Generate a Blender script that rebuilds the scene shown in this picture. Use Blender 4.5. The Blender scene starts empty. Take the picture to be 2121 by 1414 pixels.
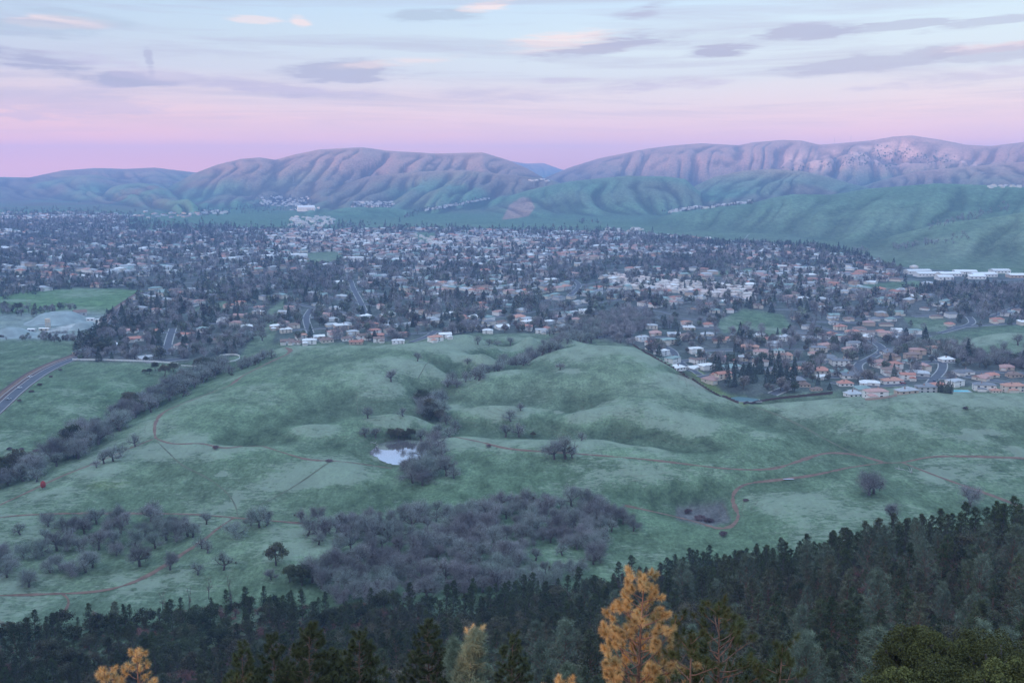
# ---------------------------------------------------------------- knobs
def _l(c): return tuple(((x / 255 + .055) / 1.055) ** 2.4 for x in c)
SUN_E = 5.0; SKY_S = 1.0; EXPOSURE = 0.22
HAZE = 1.2e-4; HAZE_C = (.37, .575, 1.0)
ZENITH = (1.12, 1.58, 2.2); GLOW = (1.3, 1.0, .9); LOWC = (.25, .30, .45)
SKY_R = [(0, (1.7,.72,.50)), (.08, (1.55,.72,.55)), (.15, (1.15,.70,.66)), (.26, (.84,.68,.72)), (.36, _l((204,212,226))), (.50, _l((198,216,230))), (.64, _l((184,208,232))), (1.0, _l((150,186,226)))]
SKY_L = [(0, (2.4,.85,.45)), (.08, (1.9,.75,.50)), (.15, (1.25,.66,.58)), (.25, (.80,.60,.66)), (.36, _l((196,196,216))), (.50, _l((180,196,218))), (.64, _l((172,200,226))), (1.0, _l((150,186,226)))]
_VI = _l((150,152,190)); _PE = _l((240,214,214)); _GR = _l((160,178,204)); _V2 = _l((182,172,206)); _PK = _l((226,178,192))
CLOUDS = [  # px, py, half width, half height, tilt, strength, colour
 (1190,84,130,26,.05,.75,_PE), (1330,78,110,17,.04,.85,_VI), (1200,108,110,12,.10,.75,_VI), (1490,106,75,11,.05,.9,_VI),
 (1310,30,60,16,.20,.75,_VI), (1680,68,110,16,.03,.8,_VI), (1840,55,120,9,.06,.6,_VI), (2040,48,140,8,.10,.55,_VI), (2060,98,120,9,.03,.5,_PK),
 (2080,108,120,14,.03,.5,_VI), (1790,132,190,16,.10,.6,_VI), (1900,174,200,14,.07,.45,_V2), (1390,178,130,14,.04,.55,_V2),(1160,166,60,6,.0,.5,_V2),
 (730,152,130,26,.02,.7,_VI), (850,128,140,9,.08,.45,_PE), (640,190,170,14,-.05,.5,_V2), (1000,195,130,14,.0,.4,_V2),
 (910,32,90,12,.02,.8,_GR), (1020,10,60,12,.12,.75,_PE), (620,44,22,10,-.1,.7,_PE), (530,42,60,7,0,.55,_PE),
 (120,44,90,12,0,.7,_PE), (70,60,130,14,-.03,.55,_GR), (100,20,150,12,-.12,.5,_GR), (90,132,230,18,-.13,.8,_VI), (310,130,10,22,-1.0,.55,_VI),
 (300,150,200,14,-.12,.45,_V2), (100,210,200,30,0,.35,_V2), (560,180,150,12,-.1,.4,_V2),
]
import bpy, math, random
import numpy as np
from mathutils import Vector, Matrix

# ---------------------------------------------------------------- set-up
random.seed(7)
RNG = np.random.default_rng(11)
scene = bpy.context.scene
col = scene.collection
W0, H0, FL, HC = 2121.0, 1414.0, 2062.0, 190.0
PITCH = math.atan((707 - 350) / FL)
CP, SP = math.cos(PITCH), math.sin(PITCH)

def ray(px, py):
    """world direction through a point of the photograph"""
    a, b = (px - W0 / 2), (H0 / 2 - py)
    return np.array([a, FL * CP + b * SP, -FL * SP + b * CP])
def at_z(px, py, z):
    d = ray(px, py); t = (z - HC) / d[2]
    return d[0] * t, d[1] * t
def at_r(px, py, r):
    d = ray(px, py); t = r / math.hypot(d[0], d[1])
    return d[0] * t, d[1] * t, HC + d[2] * t
def az_of(px, py=700):
    d = ray(px, py); return math.atan2(d[0], d[1])
def project(x, y, z):
    f = y * CP - (z - HC) * SP
    u = y * SP + (z - HC) * CP
    f = np.where(f < 0.1, 0.1, f)
    return W0 / 2 + FL * x / f, H0 / 2 - FL * u / f
def sstep(a, b, x):
    t = np.clip((x - a) / (b - a), 0, 1); return t * t * (3 - 2 * t)

# ---------------------------------------------------------------- numpy noise
def _hash(ix, iy, s):
    h = (ix.astype(np.int64) * 374761393 + iy.astype(np.int64) * 668265263 + s * 2147483647) & 0xffffffff
    h = ((h ^ (h >> 13)) * 1274126177) & 0xffffffff
    h = (h ^ (h >> 16)) & 0xffffffff
    return h / 4294967295.0
def vnoise(x, y, s=0):
    x = np.asarray(x, float); y = np.asarray(y, float)
    ix, iy = np.floor(x), np.floor(y); fx, fy = x - ix, y - iy
    ux, uy = fx * fx * fx * (fx * (fx * 6 - 15) + 10), fy * fy * fy * (fy * (fy * 6 - 15) + 10)
    a, b = _hash(ix, iy, s), _hash(ix + 1, iy, s)
    c, d = _hash(ix, iy + 1, s), _hash(ix + 1, iy + 1, s)
    return (a + (b - a) * ux) * (1 - uy) + (c + (d - c) * ux) * uy
def fbm(x, y, o=4, s=0):
    t, a, n = 0, 0.5, 0
    for i in range(o):
        t = t + a * vnoise(x * 2**i + 17.3 * i, y * 2**i - 9.1 * i, s + i); n += a; a *= 0.5
    return t / n
def ridged(x, y, o=3, s=0):
    t, a, n = 0, 0.5, 0
    for i in range(o):
        t = t + a * (1 - np.abs(2 * vnoise(x * 2**i + 31.7 * i, y * 2**i + 5.3 * i, s + i) - 1)); n += a; a *= 0.5
    return t / n

# ---------------------------------------------------------------- terrain
CTRL = []   # (azimuth, ln r, z)
def cw(px, r, z):
    CTRL.append((az_of(px), math.log(r), z))
def cz(px, py, z):
    x, y = at_z(px, py, z); CTRL.append((math.atan2(x, y), math.log(math.hypot(x, y)), z)); return math.hypot(x, y)
def crest(px, py, z, dr, dz, base=None, dr2=110):
    r = cz(px, py, z); cw(px, r + dr, z - dz)
    if base is not None: cw(px, r + dr2, base)

# slope that falls away below the camera
cols = [-500, 0, 600, 1100, 1350, 1600, 2121, 2600]
prof = {1.2: [188.1] * 8, 2.5: [187.0] * 8, 6: [178] * 8, 13: [166] * 8, 25: [158] * 8, 42: [148, 149, 149, 149, 149, 149, 150, 152],
        100: [114, 114, 115, 116, 118, 121, 128, 132], 200: [66, 66, 68, 72, 78, 84, 96, 104],
        300: [22, 24, 29, 34, 43, 56, 78, 90], 370: [2, 2, 5, 10, 19, 36, 62, 74],
        435: [-3, -3, -2, -1, 2, 4, 16, 26]}
for r, zs in prof.items():
    for c, z in zip(cols, zs): cw(c, r, z)
for p in [(0,1200,0),(300,1200,-1),(520,1180,1),(0,1100,-2),(300,1110,-3),(480,1075,-2),(0,1062,-1),
          (60,1015,-2),(0,1042,-3),(200,970,2),(320,905,5),(-400,1100,-4),(-400,1000,-6),(-400,850,-3),(-400,740,2),
          (110,955,-8),(200,900,-8),(300,850,-8),(400,795,-7),(450,762,-5),(0,1000,-9),(0,930,-6),
          (0,880,-4),(150,850,-3),(250,800,-2),(100,780,0),(0,740,0),(0,700,2),(300,760,-2),(0,640,4),(250,610,3),
          (330,870,7),(400,830,9),(500,778,9),(600,724,11),
          (500,830,12),(600,780,15),(700,745,16),(850,726,18),
          (1000,735,18),(900,760,15),(760,790,13),(650,812,11),(540,850,9),(420,905,7),
          (700,835,4),(580,880,3),(840,808,5),(470,900,4),
          (600,908,2),(700,915,0),(560,925,4),(820,935,-8),(850,925,-8),(790,935,-7.5),(840,950,-7.5),(745,955,-2),(763,950,-4.1),(800,969,-3.9),(845,971,-3.9),(765,924,-4.1),(800,906,-4),(850,902,-4),(888,915,-4),(893,945,-4),
          (300,960,3),(500,990,1),(650,1000,0),(700,970,2),(900,1000,-3),(820,1040,-7),(450,1040,-2),(250,1030,-1),(930,1010,-3),
          (1210,702,1),(1130,737,-1),(1040,768,-3),(960,795,-5),(890,830,-6),(905,880,-7),(870,912,-7.5),
          (930,822,-1),(1130,770,13),(1200,800,13),(1300,800,16),(1400,850,11),(1100,822,5),(1000,828,2),
          (930,850,-1),(1320,866,9),(1450,890,7),
          (1000,882,-3),(1060,897,-5),(1150,900,-5),(1300,903,-2),(1420,925,-1),
          (960,905,0),(1450,943,2),(1000,940,0),(1200,960,2),(1350,980,1),(1500,970,2),(1600,970,3),
          (1100,1000,-2),(1200,1005,-3),(1350,1032,-7),(1430,1050,-10),(1490,1070,-9),(1400,1088,-6),(1530,1040,-4),(1600,1050,1),(1700,1050,3),
          (700,1060,-4),(900,1050,-3),(1100,1050,-5),(1300,1060,-6),(800,1150,-2),(1100,1150,-3),(1250,1120,-5),(1500,1110,-4),(650,1140,3),
          (1560,855,3),(1650,890,5),(1750,930,3),(1850,955,3),(1800,880,12),(1950,870,14),(2100,880,13),(2000,940,7),(2121,945,6),(2121,1040,1),
          (1900,1000,2),(1750,1000,3),(1950,1050,1),(1600,1000,0),(1500,900,6),(1600,900,7),(2500,900,10),(2500,1000,3),
          (1960,705,3),(2121,640,3),(2000,760,0),(1800,750,0),(1600,720,0),(1400,650,0),(1000,650,0),(700,650,0),(300,650,1)]:
    cz(*p)
for p in [(600,717,12),(700,715,15),(830,712,18),(980,696,20),(1100,697,18),(1170,700,11)]: crest(*p, 50, 13, 0, 120)
for p in [(480,925,5),(640,880,8),(800,862,8),(860,868,5)]: crest(*p, 22, 6)
for p in [(1060,757,7),(1120,736,13),(1190,718,18),(1250,716,20),(1320,721,18),(1380,750,14),(1440,790,10),(1505,826,7)]: crest(*p, 42, 11, 0, 110)
for p in [(1000,776,8),(1060,767,11)]: crest(*p, 24, 6)
for p in [(1000,842,6),(1060,843,8),(1200,854,9)]: crest(*p, 22, 5)
for p in [(1100,908,1),(1250,910,3),(1350,925,3)]: crest(*p, 18, 5)
for p in [(1600,838,8),(1700,828,12),(1850,813,15),(1980,813,15),(2121,815,14),(2400,820,14)]: crest(*p, 42, 12, 0, 100)
for p in [(2060,692,14),(2121,690,16),(2000,705,7)]: crest(*p, 60, 12)
for c in (-500, 0, 300, 600, 900, 1200, 1500, 1800, 2121, 2600):
    for r in (1450, 1750, 2200): cw(c, r, 0)
_C = np.array(CTRL); _P = _C[:, :2].copy()
def _k(d2): return 0.5 * d2 * np.log(d2 + 1e-12)
_n = len(_C)
_d2 = ((_P[:, None, :] - _P[None, :, :]) ** 2).sum(-1)
_A = np.zeros((_n + 3, _n + 3)); _A[:_n, :_n] = _k(_d2) + np.eye(_n) * 4e-6
_A[:_n, _n] = 1; _A[:_n, _n + 1:] = _P; _A[_n, :_n] = 1; _A[_n + 1:, :_n] = _P.T
_wts = np.linalg.solve(_A, np.concatenate([_C[:, 2], [0, 0, 0]]))
def tps(a, l):
    out = _wts[_n] + _wts[_n + 1] * a + _wts[_n + 2] * l
    for i in range(_n):
        out += _wts[i] * _k((a - _P[i, 0]) ** 2 + (l - _P[i, 1]) ** 2)
    return out

def pxz(pts, r):   # crest pixels -> azimuth, height
    az, z = [], []
    for p in pts:
        x, y, zz = at_r(p[0], p[1], p[2] if len(p) > 2 else r)
        az.append(math.atan2(x, y)); z.append(zz)
    return np.array(az), np.array(z)
RIDGES = [
 # name, crest pixels, crest r, foot r (list by px or value), back width, spur size, seed
 ([(-500,350),(0,367),(60,368),(130,353),(200,348),(260,350),(320,347),(400,357),(450,361),(560,385),(700,440)], 8200, 4600, 1500, 650, 1),
 ([(180,470),(330,400),(400,360),(450,341),(500,329),(540,326),(570,331),(610,320),(660,310),(750,305),(800,312),(900,318),(1000,316),(1050,331),(1090,348),(1180,400),(1280,450)], 6400, 4050, 1500, 520, 2),
 ([(560,470),(640,410),(760,366),(860,356),(960,352),(1060,362),(1140,372),(1220,400),(1290,440)], 5500, 3900, 500, 380, 8),
 ([(1000,352),(1060,334),(1090,339),(1125,338),(1160,350),(1200,360)], 11500, 9500, 1200, 500, 3),
 ([(1000,420),(1100,380),(1180,347),(1240,328),(1340,308),(1390,302),(1450,297),(1530,301),(1560,295),(1620,290),(1660,291),(1700,300),(1750,296),(1800,291),(1850,283),(1890,281),(1950,290),(2000,300),(2050,303),(2121,294),(2400,280),(2600,290)], 7400, 5000, 1500, 560, 4),
 ([(860,476),(1000,432),(1060,405),(1100,393),(1180,376),(1300,364),(1380,366),(1420,371),(1450,400),(1475,450)], 4700, 3250, 600, 420, 5),
 ([(1380,450),(1440,385),(1480,366),(1540,353),(1600,350),(1660,354),(1720,368),(1780,385),(1850,402),(1950,440)], 5400, 4000, 600, 420, 6),
 ([(1640,450),(1740,400),(1830,372),(1900,355),(2000,345),(2121,335),(2400,330)], 6000, 4400, 500, 380, 9),
 ([(600,474),(660,445),(710,432),(780,428),(840,437),(900,470)], 4000, 3300, 300, 300, 7),
 ([(1300,482),(1350,462),(1400,442),(1480,431),(1560,421),(1600,410),(1640,403),(1720,404),(1800,391),(1880,385),(1940,380),(2040,384),(2121,388),(2300,380),(2600,385)], 3500,
   [(1300,3250),(1400,2700),(1700,2120),(1850,1900),(2000,1780),(2121,1740),(2600,1700)], 700, 420, 10),
 ([(1750,540),(1850,490),(1950,462),(2050,452),(2121,440),(2300,430)], 2650, [(1750,2150),(2000,1850),(2121,1780),(2600,1750)], 320, 300, 12),
 ([(200,470),(330,458),(480,455),(620,462),(700,480)], 3900, 3500, 250, 300, 11),
]
SUNAZ = math.radians(-135.0); SUNEL = math.radians(1.7)
def height(az, r):
    l = np.log(r)
    az_c = np.clip(az, -0.62, 0.62)
    near = tps(az_c, np.minimum(l, math.log(2300)))
    x, y = r * np.sin(az), r * np.cos(az)
    near = near + (fbm(x / 60, y / 60, 4, 3) - .5) * 2.2 * sstep(60, 500, r) * (1 - .6 * sstep(900, 1300, r))
    near = near + (fbm(x / 25, y / 25, 3, 9) - .5) * 5 * (1 - sstep(250, 400, r)) * sstep(5, 40, r)
    base = (fbm(x / 700, y / 700, 3, 21) - .5) * 10
    z = near + (base - near) * sstep(1250, 1900, r)
    for pts, rc, rf, wb, sp, sd in RIDGES:
        a, zc = pxz(pts, rc)
        w = vnoise(az * rc / (sp * 2.3), r / 900, sd * 7) - .5
        rcl = rc * (1 + 0.035 * (vnoise(az * rc / 1500, az * 0, sd) - .5))
        zcr = np.interp(az, a, zc, left=-60, right=-60)
        # crest height keeps its place in the picture when the crest line wanders
        zcr = np.where(zcr > -59, HC + (zcr - HC) * rcl / rc, zcr)
        if isinstance(rf, list): rfl = np.interp(az, [az_of(q[0]) for q in rf], [q[1] for q in rf])
        else: rfl = rf
        wf = rcl - rfl
        A = az * rc + 120 * w + (.16 if sd % 2 else -.13) * (r - rc)
        rid = 1 - ridged(A / sp, r / 5200, 2, sd)
        rid2 = 1 - ridged(A / (sp * .36) + 1.7, r / 1500, 2, sd + 50)
        u = (rcl - r) / wf
        uf = np.maximum(u, 0)
        k = sstep(0.0, .45, uf)
        am = .85 if sd in (10, 12) else 1.0
        uf = uf * (1 + k * (1.25 - 1.75 * rid) * am + k * (.34 - .62 * rid2) * am)
        uf = np.clip(uf, 0, 1.2)
        s = np.where(uf < 1, (1 - np.minimum(uf, 1)) ** 1.25 * (1 + .45 * uf), 0)
        ub = np.clip(-u * wf / wb, 0, 1)
        s = np.where(u >= 0, s, 1 - sstep(0, 1, ub))
        env = np.clip(uf * (1 - uf) * 4, 0, 1)
        rz = zcr * s + env * (fbm(x / 260, y / 260, 4, sd + 5) - .5) * .20 * np.maximum(zcr, 0)
        wx_ = 75 * (fbm(x / 420, y / 420, 2, sd + 70) - .5) * 2
        for q_, (ss, dd, ex) in enumerate(((sp * .62, .20 * am, 3.2), (sp * .31, .09 * am, 3.0), (sp * .13, .06 * am, 2.6))):
            gl_ = 1 - np.abs(2 * vnoise((A + wx_) / ss + 3.1 * q_, r / (2600 / (1 + q_)), sd + 90 + q_) - 1)
            rz = rz - np.clip(gl_, 0, 1) ** ex * dd * np.clip(2.6 * vnoise(A / (ss * 2.1), r / 600, sd + 130 + q_) - .5, 0, 1.6) * np.maximum(zcr, 0) * np.clip(uf * 5, 0, 1) * np.clip((1 - uf) * 2.2, 0, 1) * (u > 0)
        rz = rz - 90 * sstep(1.02, 1.4, u)
        h = 9.0 * (1 - sstep(1.1, 1.5, u)) + .01
        z = np.where((u < 1.6) & (r > 1250) & (u > -wb / wf), 0.5 * (z + rz + np.sqrt((z - rz) ** 2 + h * h)) - h * .5 * 0, z)
    return z

LNR = np.concatenate([np.linspace(math.log(1.5), math.log(60), 90)[:-1], np.linspace(math.log(60), math.log(12900), 830)])
RR = np.exp(LNR)
AZF = np.linspace(math.radians(-33), math.radians(33), 1000)
A2, R2 = np.meshgrid(AZF, RR, indexing='ij')
ZG = height(A2, R2)
# the pond basin and its low bank
PONDZ = -5.2
PRING = [(766,938),(776,929),(790,919),(806,914),(825,911),(850,911),(872,914),(882,930),(878,945),(860,956),(832,962),(812,960),(796,955),(783,946)]
_pw = np.array([at_z(px, py, PONDZ) for px, py in PRING]); PC = _pw.mean(0); _pa = np.arctan2(_pw[:, 1] - PC[1], _pw[:, 0] - PC[0]); _o = np.argsort(_pa)
_pr = np.hypot(_pw[:, 0] - PC[0], _pw[:, 1] - PC[1])
def pond_rad(a):
    A = np.concatenate([_pa[_o] - 2 * math.pi, _pa[_o], _pa[_o] + 2 * math.pi]); return np.interp(a, A, np.tile(_pr[_o], 3))
_dx, _dy = R2 * np.sin(A2) - PC[0], R2 * np.cos(A2) - PC[1]
_kp = np.hypot(_dx, _dy) / pond_rad(np.arctan2(_dy, _dx))
ZG = np.where(_kp < 1, np.minimum(ZG, PONDZ - .3 - (1 - _kp) * 2), ZG)
ZG = np.where((_kp >= 1) & (_kp < 1.3), np.maximum(ZG, PONDZ + .1 + (_kp - 1) * 2.0), ZG)
ZG = np.where((_kp >= 1.3) & (_kp < 2.2), np.maximum(ZG, PONDZ + .7 - (_kp - 1.3) * 4.5), ZG)
def hz(x, y):
    """height of the built ground sheet"""
    x = np.asarray(x, float); y = np.asarray(y, float)
    a = np.arctan2(x, y); l = np.log(np.maximum(np.hypot(x, y), 1.5))
    ia = np.clip((a - AZF[0]) / (AZF[1] - AZF[0]), 0, len(AZF) - 1.001)
    il = np.clip(np.interp(l, LNR, np.arange(len(LNR))), 0, len(LNR) - 1.001)
    i, j = ia.astype(int), il.astype(int); fa, fl = ia - i, il - j
    return (ZG[i, j] * (1 - fa) + ZG[i + 1, j] * fa) * (1 - fl) + (ZG[i, j + 1] * (1 - fa) + ZG[i + 1, j + 1] * fa) * fl
# running maximum of the slope seen from the camera: what the ground hides
TG = (ZG - HC) / R2
TMAX = np.maximum.accumulate(TG, axis=1)
def hit(px, py, lift=0.0):
    """the ground point seen at a pixel of the photograph"""
    d = ray(px, py); a = math.atan2(d[0], d[1]); t = d[2] / math.hypot(d[0], d[1])
    i = int(np.clip(round((a - AZF[0]) / (AZF[1] - AZF[0])), 0, len(AZF) - 1))
    row = TMAX[i]; j = int(np.searchsorted(row, t))
    if j >= len(RR): return None
    j = max(j, 1); f = (t - row[j - 1]) / max(row[j] - row[j - 1], 1e-9)
    r = RR[j - 1] + (RR[j] - RR[j - 1]) * f
    x, y = r * math.sin(a), r * math.cos(a)
    return x, y, float(hz(x, y))
def seen(x, y, z, tol=0.004):
    a = np.arctan2(x, y); r = np.hypot(x, y)
    i = np.clip(np.round((a - AZF[0]) / (AZF[1] - AZF[0])).astype(int), 0, len(AZF) - 1)
    j = np.clip(np.searchsorted(RR, r * .985) - 1, 0, len(RR) - 1)
    return (z - HC) / r > TMAX[i, j] - tol
def inpoly(px, py, poly):
    c = np.zeros(np.shape(px), bool); n = len(poly)
    for i in range(n):
        x1, y1 = poly[i]; x2, y2 = poly[(i + 1) % n]
        if y1 == y2: continue
        m = ((y1 > py) != (y2 > py)) & (px < (x2 - x1) * (py - y1) / (y2 - y1) + x1)
        c ^= m
    return c

# ---------------------------------------------------------------- mesh helpers
def tag(o, label=None, cat=None, group=None, kind=None):
    if label: o['label'] = label
    if cat: o['category'] = cat
    if group: o['group'] = group
    if kind: o['kind'] = kind
    return o
def np_mesh(name, V, F, mats=(), midx=None, cols=None, smooth=False, attr='tint'):
    V = np.asarray(V, np.float32); F = np.asarray(F, np.int32)
    me = bpy.data.meshes.new(name); k = F.shape[1]
    me.vertices.add(len(V)); me.vertices.foreach_set('co', V.ravel())
    me.loops.add(F.size); me.loops.foreach_set('vertex_index', F.ravel())
    me.polygons.add(len(F)); me.polygons.foreach_set('loop_start', np.arange(0, F.size, k, dtype=np.int32))
    me.polygons.foreach_set('loop_total', np.full(len(F), k, np.int32))
    for m in mats: me.materials.append(m)
    if midx is not None: me.polygons.foreach_set('material_index', np.asarray(midx, np.int32))
    me.polygons.foreach_set('use_smooth', np.full(len(F), smooth, bool))
    me.update(calc_edges=True)
    if cols is not None:
        ca = me.color_attributes.new(attr, 'FLOAT_COLOR', 'POINT')
        c4 = np.ones((len(V), 4), np.float32); c4[:, :3] = cols
        ca.data.foreach_set('color', c4.ravel())
    return me
def link(name, me, parent=None):
    o = bpy.data.objects.new(name, me); col.objects.link(o)
    if parent is not None: o.parent = parent
    return o
def empty(name, loc, rz=0.0, sc=1.0):
    o = bpy.data.objects.new(name, None); col.objects.link(o)
    o.location = loc; o.rotation_euler = (0, 0, rz); o.scale = (sc, sc, sc); o.empty_display_size = .5
    return o
# ---------------------------------------------------------------- materials
def mat(name):
    m = bpy.data.materials.new(name); m.use_nodes = True
    nt = m.node_tree; nt.nodes.clear()
    out = nt.nodes.new('ShaderNodeOutputMaterial'); b = nt.nodes.new('ShaderNodeBsdfPrincipled')
    nt.links.new(b.outputs[0], out.inputs[0]); b.inputs['Roughness'].default_value = .9
    b.inputs['Specular IOR Level'].default_value = .15
    return m, nt, b
def nd(nt, t, **kw):
    n = nt.nodes.new(t)
    for k, v in kw.items(): setattr(n, k, v)
    return n
def val(nt, x, y=None, op='MULTIPLY', clamp=False):
    n = nd(nt, 'ShaderNodeMath', operation=op, use_clamp=clamp)
    for i, v in enumerate([x, y]):
        if v is None: continue
        if hasattr(v, 'default_value') or hasattr(v, 'is_output'): nt.links.new(v, n.inputs[i])
        else: n.inputs[i].default_value = v
    return n.outputs[0]
def noisy(nt, vec, scale, detail=4, rough=.55, dist=0):
    n = nd(nt, 'ShaderNodeTexNoise'); n.inputs['Scale'].default_value = scale; n.inputs['Detail'].default_value = detail
    n.inputs['Roughness'].default_value = rough; n.inputs['Distortion'].default_value = dist
    if vec is not None: nt.links.new(vec, n.inputs['Vector'])
    return n.outputs['Fac']
def ramp(nt, f, stops):
    n = nd(nt, 'ShaderNodeValToRGB'); e = n.color_ramp.elements
    while len(e) < len(stops): e.new(.5)
    for i, (p, c) in enumerate(stops):
        e[i].position = p; e[i].color = (c if hasattr(c, '__len__') else (c, c, c)) + (1,) if hasattr(c, '__len__') else (c, c, c, 1)
    nt.links.new(f, n.inputs[0]); return n.outputs[0]
def mixc(nt, f, a, b, blend='MIX'):
    n = nd(nt, 'ShaderNodeMix', data_type='RGBA', blend_type=blend)
    for s, v in ((0, f), (6, a), (7, b)):
        if hasattr(v, 'is_output'): nt.links.new(v, n.inputs[s])
        elif hasattr(v, '__len__'): n.inputs[s].default_value = tuple(v) + (1,)
        else: n.inputs[s].default_value = v
    return n.outputs[2]

def simple(name, c, var=.25, scale=.3, rough=.85, objrand=0.0, spec=.15):
    """a plain colour broken up by noise, and a shade of its own for every object"""
    m, nt, b = mat(name)
    tc = nd(nt, 'ShaderNodeTexCoord')
    n = noisy(nt, tc.outputs['Object'], scale, 4)
    f = ramp(nt, n, [(.25, 1 - var), (.75, 1 + var)])
    c1 = mixc(nt, 1.0, c, f, 'MULTIPLY')
    if objrand:
        oi = nd(nt, 'ShaderNodeObjectInfo')
        g = ramp(nt, oi.outputs['Random'], [(0, 1 - objrand), (1, 1 + objrand)])
        c1 = mixc(nt, 1.0, c1, g, 'MULTIPLY')
    nt.links.new(c1, b.inputs['Base Color']); b.inputs['Roughness'].default_value = rough
    b.inputs['Specular IOR Level'].default_value = spec
    return m

# ground: land-cover colour stored on the sheet, broken up by fine grass noise
def ground_mat():
    m, nt, b = mat('grassland')
    geo = nd(nt, 'ShaderNodeNewGeometry'); at = nd(nt, 'ShaderNodeAttribute', attribute_name='tint')
    ak = nd(nt, 'ShaderNodeAttribute', attribute_name='pale')
    mp = nd(nt, 'ShaderNodeMapping'); mp.inputs['Scale'].default_value = (1, .55, 1)
    nt.links.new(geo.outputs['Position'], mp.inputs['Vector'])
    P = mp.outputs[0]
    n1 = noisy(nt, P, .09, 7, .62, .3); n2 = noisy(nt, P, .55, 5, .7); n3 = noisy(nt, P, .018, 5, .6, .5)
    f1 = ramp(nt, n1, [(.3, .62), (.7, 1.40)]); f2 = ramp(nt, n2, [(.28, .58), (.72, 1.46)])
    c = mixc(nt, 1.0, at.outputs['Color'], f1, 'MULTIPLY'); c = mixc(nt, 1.0, c, f2, 'MULTIPLY')
    # dry pale blades
    mq = nd(nt, 'ShaderNodeMapping'); mq.inputs['Scale'].default_value = (.45, 1.0, 1); mq.inputs['Rotation'].default_value = (0, 0, .25); nt.links.new(geo.outputs['Position'], mq.inputs['Vector'])
    n4 = noisy(nt, mq.outputs[0], .33, 8, .72, .8)
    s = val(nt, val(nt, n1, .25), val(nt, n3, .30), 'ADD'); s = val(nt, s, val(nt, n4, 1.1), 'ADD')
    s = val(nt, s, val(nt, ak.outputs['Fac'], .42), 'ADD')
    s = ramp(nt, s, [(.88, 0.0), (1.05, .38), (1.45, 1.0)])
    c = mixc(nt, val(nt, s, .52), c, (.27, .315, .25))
    # narrow cattle tracks that follow the slope
    sp_ = nd(nt, 'ShaderNodeSeparateXYZ'); nt.links.new(geo.outputs['Position'], sp_.inputs[0]); sn_ = nd(nt, 'ShaderNodeSeparateXYZ'); nt.links.new(geo.outputs['Normal'], sn_.inputs[0])
    zz = val(nt, val(nt, sp_.outputs[2], .62), val(nt, n3, 5.0), 'ADD'); fr = val(nt, val(nt, zz, None, 'FRACT'), -.5, 'ADD'); ln_ = ramp(nt, val(nt, fr, None, 'ABSOLUTE'), [(.04, 1.0), (.11, 0.0)])
    st_ = ramp(nt, sn_.outputs[2], [(.955, 1.0), (.990, 0.0)]); gt = ramp(nt, noisy(nt, P, .03, 4), [(.46, 0.0), (.56, 1.0)])
    c = mixc(nt, val(nt, val(nt, val(nt, ln_, st_), gt), .42), c, (.12, .10, .07))
    nt.links.new(c, b.inputs['Base Color']); b.inputs['Roughness'].default_value = 1
    b.inputs['Specular IOR Level'].default_value = .05
    bp = nd(nt, 'ShaderNodeBump'); bp.inputs['Strength'].default_value = .6; bp.inputs['Distance'].default_value = .8
    nt.links.new(val(nt, n2, n1, 'ADD'), bp.inputs['Height']); nt.links.new(bp.outputs[0], b.inputs['Normal'])
    return m
M_GROUND = ground_mat()

# ---------------------------------------------------------------- land cover by place
SUBURB = [(-300,448),(300,447),(480,462),(520,474),(900,474),(1340,486),(1560,505),(1700,512),(1840,550),(1900,556),(2400,590),(2400,800),
          (1880,800),(1700,812),(1560,822),(1500,812),(1460,790),(1400,757),(1320,718),(1180,692),(1100,690),(980,690),(830,706),(700,708),(580,708),
          (500,735),(370,752),(150,748),(245,655),(310,602),(160,596),(0,610),(-300,620)]
OPEN = [   # grass openings inside the suburb
    [(500,735),(560,640),(600,612),(585,640),(560,725),(500,760)],
    [(1890,705),(1960,690),(2060,672),(2400,690),(2400,755),(2100,735),(2000,728)],
    [(1540,640),(1620,650),(1650,690),(1600,700),(1560,680),(1500,690),(1480,668)],
    [(400,640),(470,622),(470,640),(400,650)],
    [(620,525),(700,520),(720,545),(640,550)],
    [(1780,590),(1900,580),(1920,600),(1800,604)],
    [(1480,562),(1560,555),(1560,566),(1480,572)],
    [(860,480),(905,482),(900,505),(850,500)],
    [(260,450),(640,452),(600,476),(260,478)],
    [(1870,655),(1960,660),(1960,690),(1890,680)],
]
pX, pY = project(R2 * np.sin(A2), R2 * np.cos(A2), ZG)
X2, Y2 = R2 * np.sin(A2), R2 * np.cos(A2)
def blurmask(m, n=2):
    m = m.astype(float)
    for _ in range(n):
        q = np.pad(m, 1, mode='edge')
        m = (q[1:-1, 1:-1] * 2 + q[:-2, 1:-1] + q[2:, 1:-1] + q[1:-1, :-2] + q[1:-1, 2:]) / 6
    return m
is_sub = inpoly(pX, pY, SUBURB) & (R2 > 800)
for q in OPEN: is_sub &= ~inpoly(pX, pY, q)
def c3(*c): return np.array(c)
TINT = np.zeros(ZG.shape + (3,))
g = fbm(X2 / 130, Y2 / 90, 4, 33)[..., None]; g2 = fbm(X2 / 420, Y2 / 420, 3, 44)[..., None]
TINT[:] = c3(.090, .138, .083) * (1 - g) + c3(.130, .170, .112) * g
TINT += (g2 - .5) * c3(.05, .03, .04)
far = sstep(2300, 4200, R2)[..., None]
g2c = sstep(.3, .7, g2) * sstep(3600, 5000, R2)[..., None]; hillc = c3(.085, .155, .09) * (1 - g2c) + c3(.13, .105, .075) * g2c
TINT = TINT * (1 - far) + hillc * far
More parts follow.
